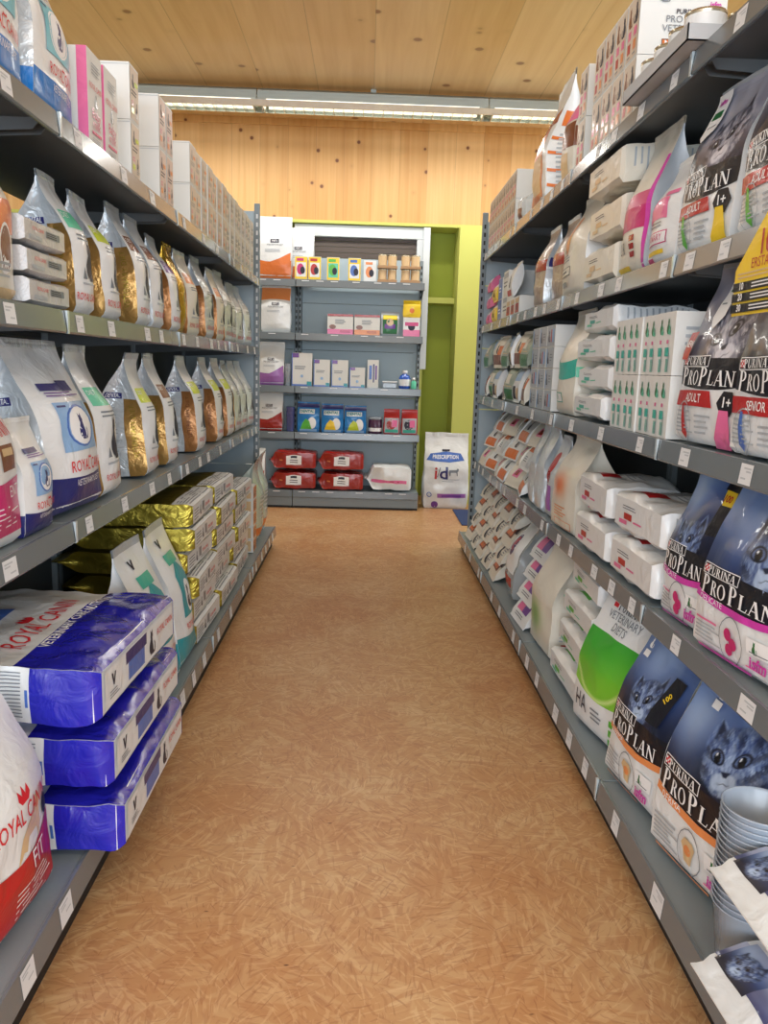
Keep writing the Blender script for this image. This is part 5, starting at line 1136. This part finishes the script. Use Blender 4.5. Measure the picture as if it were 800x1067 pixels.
for px, c, c2, tx in tops:
    o = box(.105, .045, .185 if c != 'bwhite' else .17, [('rect', 'front', .02, .02, .98, .98, c), ('rect', 'front', .12, .12, .88, .74, 'mint' if c2 == 'grn' else 'bwhite'), ('disc', 'front', .45, .45, .03, c2, {'ry': .045}), ('disc', 'front', .62, .4, .02, 'ink', {'ry': .03}), ('rect', 'front', .15, .8, .7, .92, c2)]).finish('treat_pack')
    place(o, 'B', BUF, bx(px), BZ[0], cat='treat pack', label=tx)
lid = can(.037, .098, 'tan')
for g_, px0 in enumerate((398, 422)):
    b = MB(); b.box(-.082, .082, -.05, .05, 0, .012, 'kraft'); b.box(-.082, .082, -.0505, -.048, 0, .02, 'kraft'); tr = b.build('card_tray')
    for t in range(2):
        place(tr, 'B', BUF - .01, bx(px0 + 5), BZ[0] + t * .112, cat='tray', label='brown card tray under small cans, %s group, %s layer, top back shelf' % (['left', 'right'][g_], ['lower', 'upper'][t])) if g_ == 0 or True else None
        for k in range(2): place(lid, 'B', BUF + .002, bx(px0) + k * .08, BZ[0] + .0125 + t * .112, cat='can', label='small pale gold can on top back shelf, %s group, %s layer, %s one' % (['left', 'right'][g_], ['lower', 'upper'][t], ['left', 'right'][k]), group='small cans on the top back shelf')
for px, c, tx in ((355.5, 'pink', 'left'), (383.5, 'lorange', 'right')):
    o = box(.215, .12, .165, [('rect', 'front', .0, .0, 1, .25, c), ('rect', 'front', .0, .88, 1, 1, 'dred'), ('disc', 'front', .2, .36, .028, 'brown', {'ry': .018}), ('lines', 'front', .3, .5, .8, .75, 3, 'grey'), ('lines', 'front', .5, .08, .95, .2, 2, 'dred')]).finish('food_box')
    place(o, 'B', BUF, bx(px), BZ[1], cat='box', label='wide white and %s food box on second back shelf, %s of the pair' % ('pink' if tx == 'left' else 'orange', tx))
b = Bag(.15, .07, .20, 'lgrey', fill=.7, seed=210, bulge=.01, res=.7, taper=0); b.rect('front', .1, .08, .9, .9, 'dgrn'); b.rect('front', .12, .7, .88, .88, 'yellow'); b.rect('front', .2, .3, .8, .5, 'purple'); b.disc('front', .5, .58, .03, 'tan')
place(b.finish('food_pouch'), 'B', BUF, bx(407.5), BZ[1], cat='pouch', label='green and black pouch between the white boxes and the yellow pack, second back shelf')
b = box(.14, .08, .155, [('rect', 'front', .0, .0, 1, .35, 'pink'), ('rect', 'front', 0, .35, 1, .8, 'bwhite'), ('disc', 'front', .5, .5, .03, 'ink'), ('rect', 'front', .1, .55, .9, .75, 'magenta')]); ob_ = b.finish('treat_pack'); place(ob_, 'B', BUF, bx(430), BZ[1], cat='treat pack', label='pink and white treat pack at the right end of second back shelf, lower one')
b = Bag(.145, .07, .14, 'yellow', fill=.7, seed=211, bulge=.01, res=.7); b.disc('front', .5, .4, .02, 'orange'); place(b.finish('treat_pack'), 'B', BUF, bx(430), BZ[1] + .158, cat='treat pack', label='bright yellow treat pack standing on the pink and white one, second back shelf')
for i, (px, w_, h_) in enumerate(((316, .172, .275), (337, .138, .225), (356, .14, .225), (374.5, .13, .168), (391, .095, .235))):
    pr = [('rect', 'front', .0, .86, .35, .99, 'purple'), ('rect', 'front', .0, 0, .04, 1, 'mblue'), ('lines', 'front', .15, .5, .8, .62, 2, 'grey'), ('disc', 'front', .5, .3, .012, 'lblue'), ('rect', 'front', 0, 0, 1, .05, 'mblue'), ('rect', 'front', .75, .02, .98, .14, 'teal')] if i < 4 else [('rect', 'front', .15, .3, .4, .8, 'mblue'), ('rect', 'front', .5, .2, .62, .85, 'navy'), ('rect', 'front', .7, .3, .85, .8, 'purple')]
    o = box(w_, .07, h_, pr).finish('medicine_box')
    place(o, 'B', BUF, bx(px), BZ[2], cat='box', label=['tallest white and blue box, first on the middle back shelf', 'white and blue box, second on the middle back shelf', 'white and blue box, third on the middle back shelf', 'shortest white and blue box on the middle back shelf', 'narrow white box with bottle pictures on the middle back shelf'][i])
o = MB(); o.lathe([(0, 0), (.018, 0), (.019, .003), (.025, .12), (.0265, .122), (.025, .124), (.0244, .12), (.0184, .004), (.017, .002), (0, .002)], 'clear', 24); tumb = o.build('plastic_tumbler')
for t in range(3): place(tumb, 'B', BUF, bx(301.2), BZ[2] + t * .03, cat='tumbler', label='clear plastic tumbler nested beside the purple bag, %s from the bottom' % ORD[t + 1], group='clear tumblers on the middle back shelf')
o = MB(); o.lathe([(0, 0), (.030, 0), (.031, .003), (.037, .10), (.0385, .102), (.037, .104), (.0364, .10), (.0304, .004), (.029, .002), (0, .002)], mat('blue_red_tumbler', rgb(90, 100, 160), .2, trans=.3, coat=.4), 24); t2 = o.build('tinted_tumbler')
for t in range(4): place(t2, 'B', BUF, bx(304), BZ[3] + t * .035, cat='tumbler', label='blue tinted tumbler nested beside the rust-red bag, %s from the bottom' % ORD[t + 1], group='tinted tumblers on the fourth back shelf')
r = empty('clear_tub'); b = MB(); b.box(-.06, .06, -.04, .04, 0, .05, 'clear', .008); b.build('tub', r); b = MB(); b.box(-.064, .064, -.044, .044, .0505, .06, 'bwhite', .003); b.build('lid', r); place(r, 'B', BUF, bx(409), BZ[2], cat='tub', label='low clear tub with white lid on the middle back shelf')
r = empty('blue_bottle'); b = MB(); b.lathe([(0, 0), (.045, 0), (.05, .006), (.05, .09), (.04, .112), (.02, .122), (.02, .128)], mat('blue_liquid_bottle', rgb(40, 90, 190), .15, coat=.6), 24); b.build('bottle_body', r)
b = MB(); b.lathe([(.0505, .025), (.0505, .08)], 'bwhite', 24); b.build('bottle_label', r); b = MB(); b.lathe([(0, .129), (.022, .129), (.022, .155), (0, .156)], 'inkwhite', 20); b.build('cap', r); place(r, 'B', BUF, bx(425), BZ[2], cat='bottle', label='blue bottle with white cap on the middle back shelf')
r = empty('small_bottle'); b = MB(); b.lathe([(0, 0), (.02, 0), (.022, .004), (.022, .06), (.01, .07), (.01, .075)], 'mint', 18); b.build('bottle_body', r); b = MB(); b.lathe([(0, .0755), (.012, .0755), (.012, .095), (0, .096)], 'inkwhite', 16); b.build('cap', r); place(r, 'B', BUF, bx(436) - .012, BZ[2], cat='bottle', label='small pale green bottle at the right end of the middle back shelf')
for i, px in enumerate((323.5, 349, 373)):
    B = Bag(.186, .06, .255 - .01 * i, film('bright_blue_film', rgb(30, 120, 190), .25, .6), fill=.55, seed=220 + i, bulge=.012, res=.8)
    B.rect('front', .0, .86, 1, 1, 'navy'); B.rect('front', .1, .64, .8, .8, 'inkwhite'); B.text('front', 'DENTAL', .45, .72, .032, 'teal', bold=.03); B.disc('front', .68, .32, .035, 'inkwhite', ry=.05); B.poly('front', [(-.5, -.5), (.5, -.5), (.3, .3), (0, .5), (-.3, .1)], .4, .28, ['grn', 'yellow', 'lime'][i], .10, .09); B.rect('front', .1, .02, .9, .1, 'lblue')
    place(B.finish('chew_pouch'), 'B', BUF, bx(px), BZ[3], yaw=.04 * (i - 1), cat='pouch', label='bright blue dental chew pouch, %s of three on the fourth back shelf' % ['left', 'middle', 'right'][i], group='blue chew pouches')
r = empty('dark_jar'); b = MB(); b.lathe([(0, 0), (.056, 0), (.06, .005), (.06, .115), (.055, .12)], film('plum_plastic', rgb(70, 30, 66)), 24); b.build('jar_body', r); b = MB(); b.lathe([(0, .121), (.062, .121), (.062, .14), (.058, .143), (0, .143)], 'clear', 24); b.build('lid', r); b = MB(); b.lathe([(.0605, .02), (.0605, .05)], 'inkwhite', 24); b.build('jar_label', r)
place(r, 'B', BUF, bx(395), BZ[3], cat='jar', label='dark plum jar between the blue and the red pouches, fourth back shelf')
for i, px in enumerate((412.5, 431.5)):
    B = Bag(.135, .05, .215, 'red', fill=.55, seed=230 + i, bulge=.01, res=.7); B.rect('front', .05, .05, .95, .68, 'lgrey'); B.disc('front', .45, .4, .04, ['dred', 'ink'][i], ry=.045); B.text('front', 'SNACK', .5, .84, .02, 'inkwhite', bold=.02) if False else None; B.rect('front', .1, .08, .9, .2, 'aqua'); B.rect('front', .5, .3, .85, .6, 'pink')
    place(B.finish('chew_pouch'), 'B', BUF, bx(px), BZ[3], cat='pouch', label='red and silver treat pouch, %s of two at the fourth back shelf end' % ['left', 'right'][i], group='red treat pouches')
B = Bag(.26, .130, .40, 'dred', fill=.86, seed=241, bulge=.012, amp=.009, pinch=.3, res=1.1)
B.rect('left', .22, .32, .82, .66, 'inkwhite'); B.text('right', "Hill's", .68, .52, .022, 'ink', rot=PI / 2) if False else None
B.rect('left', .62, .42, .76, .56, 'ink'); B.lines('left', .3, .4, .56, .58, 2, 'ink', vert=True, rag=False, fill=.35); B.lines('left', .4, .74, .6, .84, 1, 'lorange', vert=True)
f = B.finish('red_food_sack')
for t in range(2):
    for k in range(2):
        place(f, 'B', BF + .035, bx(308 + k * 50.5), BBASE + t * .172, 'lie_side', cat='pet food sack', label='brick-red food sack with white label on the lowest back shelf, %s %s' % (TIER[t], ['left', 'right'][k]), group='red food sacks on the lowest back shelf')
B = Bag(.30, .185, .40, 'bwhite', fill=.8, seed=242, bulge=.02, amp=.01, res=1.1); B.rect('left', .3, .1, .45, .9, 'pink'); B.lines('left', .33, .15, .42, .85, 1, 'red', vert=True); f = B.finish('white_food_sack'); place(f, 'B', BF + .035, bx(409.5), BBASE, 'lie_side', cat='pet food sack', label='white food sack with pink stripe lying on the lowest back shelf, right end')
# big bag on the floor
B = Bag(.38, .16, .66, 'bwhite', fill=.55, seed=250, bulge=.035, amp=.012, res=1.4)
B.poly('front', [(-.5, -.28), (-.4, .3), (0, .5), (.4, .35), (.5, -.25), (.1, -.4)], .47, .72, 'mblue', .33, .10); B.text('front', 'PRESCRIPTION', .47, .725, .046, 'inkwhite', sx=.74, bold=.02); B.rect('front', .38, .80, .56, .83, 'ink')
B.text('front', 'i', .26, .5, .15, 'red', bold=.02); B.text('front', '/', .33, .51, .12, 'grey'); B.text('front', 'd', .44, .5, .15, 'navy', bold=.02); B.poly('front', [(-.5, .1), (-.45, .35), (.3, .4), (.35, .6), (.5, .5), (.45, .2), (.35, .1), (.35, -.5), (.28, -.5), (.22, 0), (-.3, 0), (-.35, -.5), (-.42, -.5)], .66, .52, 'grey', .09, .06)
B.lines('front', .4, .38, .8, .43, 2, 'lgrey'); B.rect('front', .3, .16, .95, .22, 'lilac'); B.rect('front', .4, .175, .85, .2, 'purple'); B.disc('front', .12, .2, .022, 'mblue', inner=.7); B.disc('front', .25, .06, .03, 'purple')
place(B.finish('large_food_bag'), 'B', 6.86, .72, 0, tilt=.02, label='large white prescription diet bag standing on the floor beside the back shelves')
b = MB(); b.box(-.25, .25, -.35, .35, 0, .008, 'mat_blue', .003); o = b.build('floor_mat'); o.location = (1.03, 6.5, .0005); props(o, 'flat blue mat on the floor behind the far end of the right shelves', 'mat')

# ---------------------------------------------------------------- camera, light
def camera():
    f, p, y, r = 832.6, .178, .0269, .0305
    cp, sp, cy, sy = math.cos(p), math.sin(p), math.cos(y), math.sin(y)
    F = Vector((sy * cp, cy * cp, -sp)); Rt = Vector((cy, -sy, 0)); U = Rt.cross(F)
    R2 = math.cos(r) * Rt + math.sin(r) * U; U2 = -math.sin(r) * Rt + math.cos(r) * U
    c = bpy.data.cameras.new('camera'); o = bpy.data.objects.new('camera', c); col.objects.link(o)
    c.sensor_fit = 'VERTICAL'; c.sensor_height = 36; c.lens = f / 1067 * 36; c.clip_start = .05
    o.matrix_world = Matrix(((R2.x, U2.x, -F.x, 0), (R2.y, U2.y, -F.y, 0), (R2.z, U2.z, -F.z, 1.2), (0, 0, 0, 1)))
    sc.camera = o
camera()
def area(name, loc, rot, sx, sy, power, color):
    l = bpy.data.lights.new(name, 'AREA'); l.shape = 'RECTANGLE'; l.size = sx; l.size_y = sy; l.energy = power; l.color = color
    o = bpy.data.objects.new(name, l); o.location = loc; o.rotation_euler = rot; col.objects.link(o); return o
area('rear_window_daylight', (.2, RY0 + .1, 1.7), (PI / 2, 0, 0), 8.4, 2.3, 500, (.82, .91, 1.))
area('side_window_daylight', (RX1 - .05, 5.9, 1.65), (0, PI / 2, 0), 2.0, 2.4, 60, (.9, .96, 1.))
for y, pw in ((6.5, 64), (3.0, 20), (-.5, 55)):
    area('lamp_light', (0, y, FZ - .2), (0, 0, 0), 5., .16, pw, (1., .965, .90))
w = bpy.data.worlds.new('sky'); sc.world = w; w.use_nodes = True
nt = w.node_tree; bg = nt.nodes['Background']
bg.inputs['Color'].default_value = (.72, .84, 1, 1); bg.inputs['Strength'].default_value = 1.2
vs = sc.view_settings; vs.view_transform = 'Standard'; vs.look = 'None'; vs.gamma = 1; vs.use_curve_mapping = False; vs.exposure = -.07
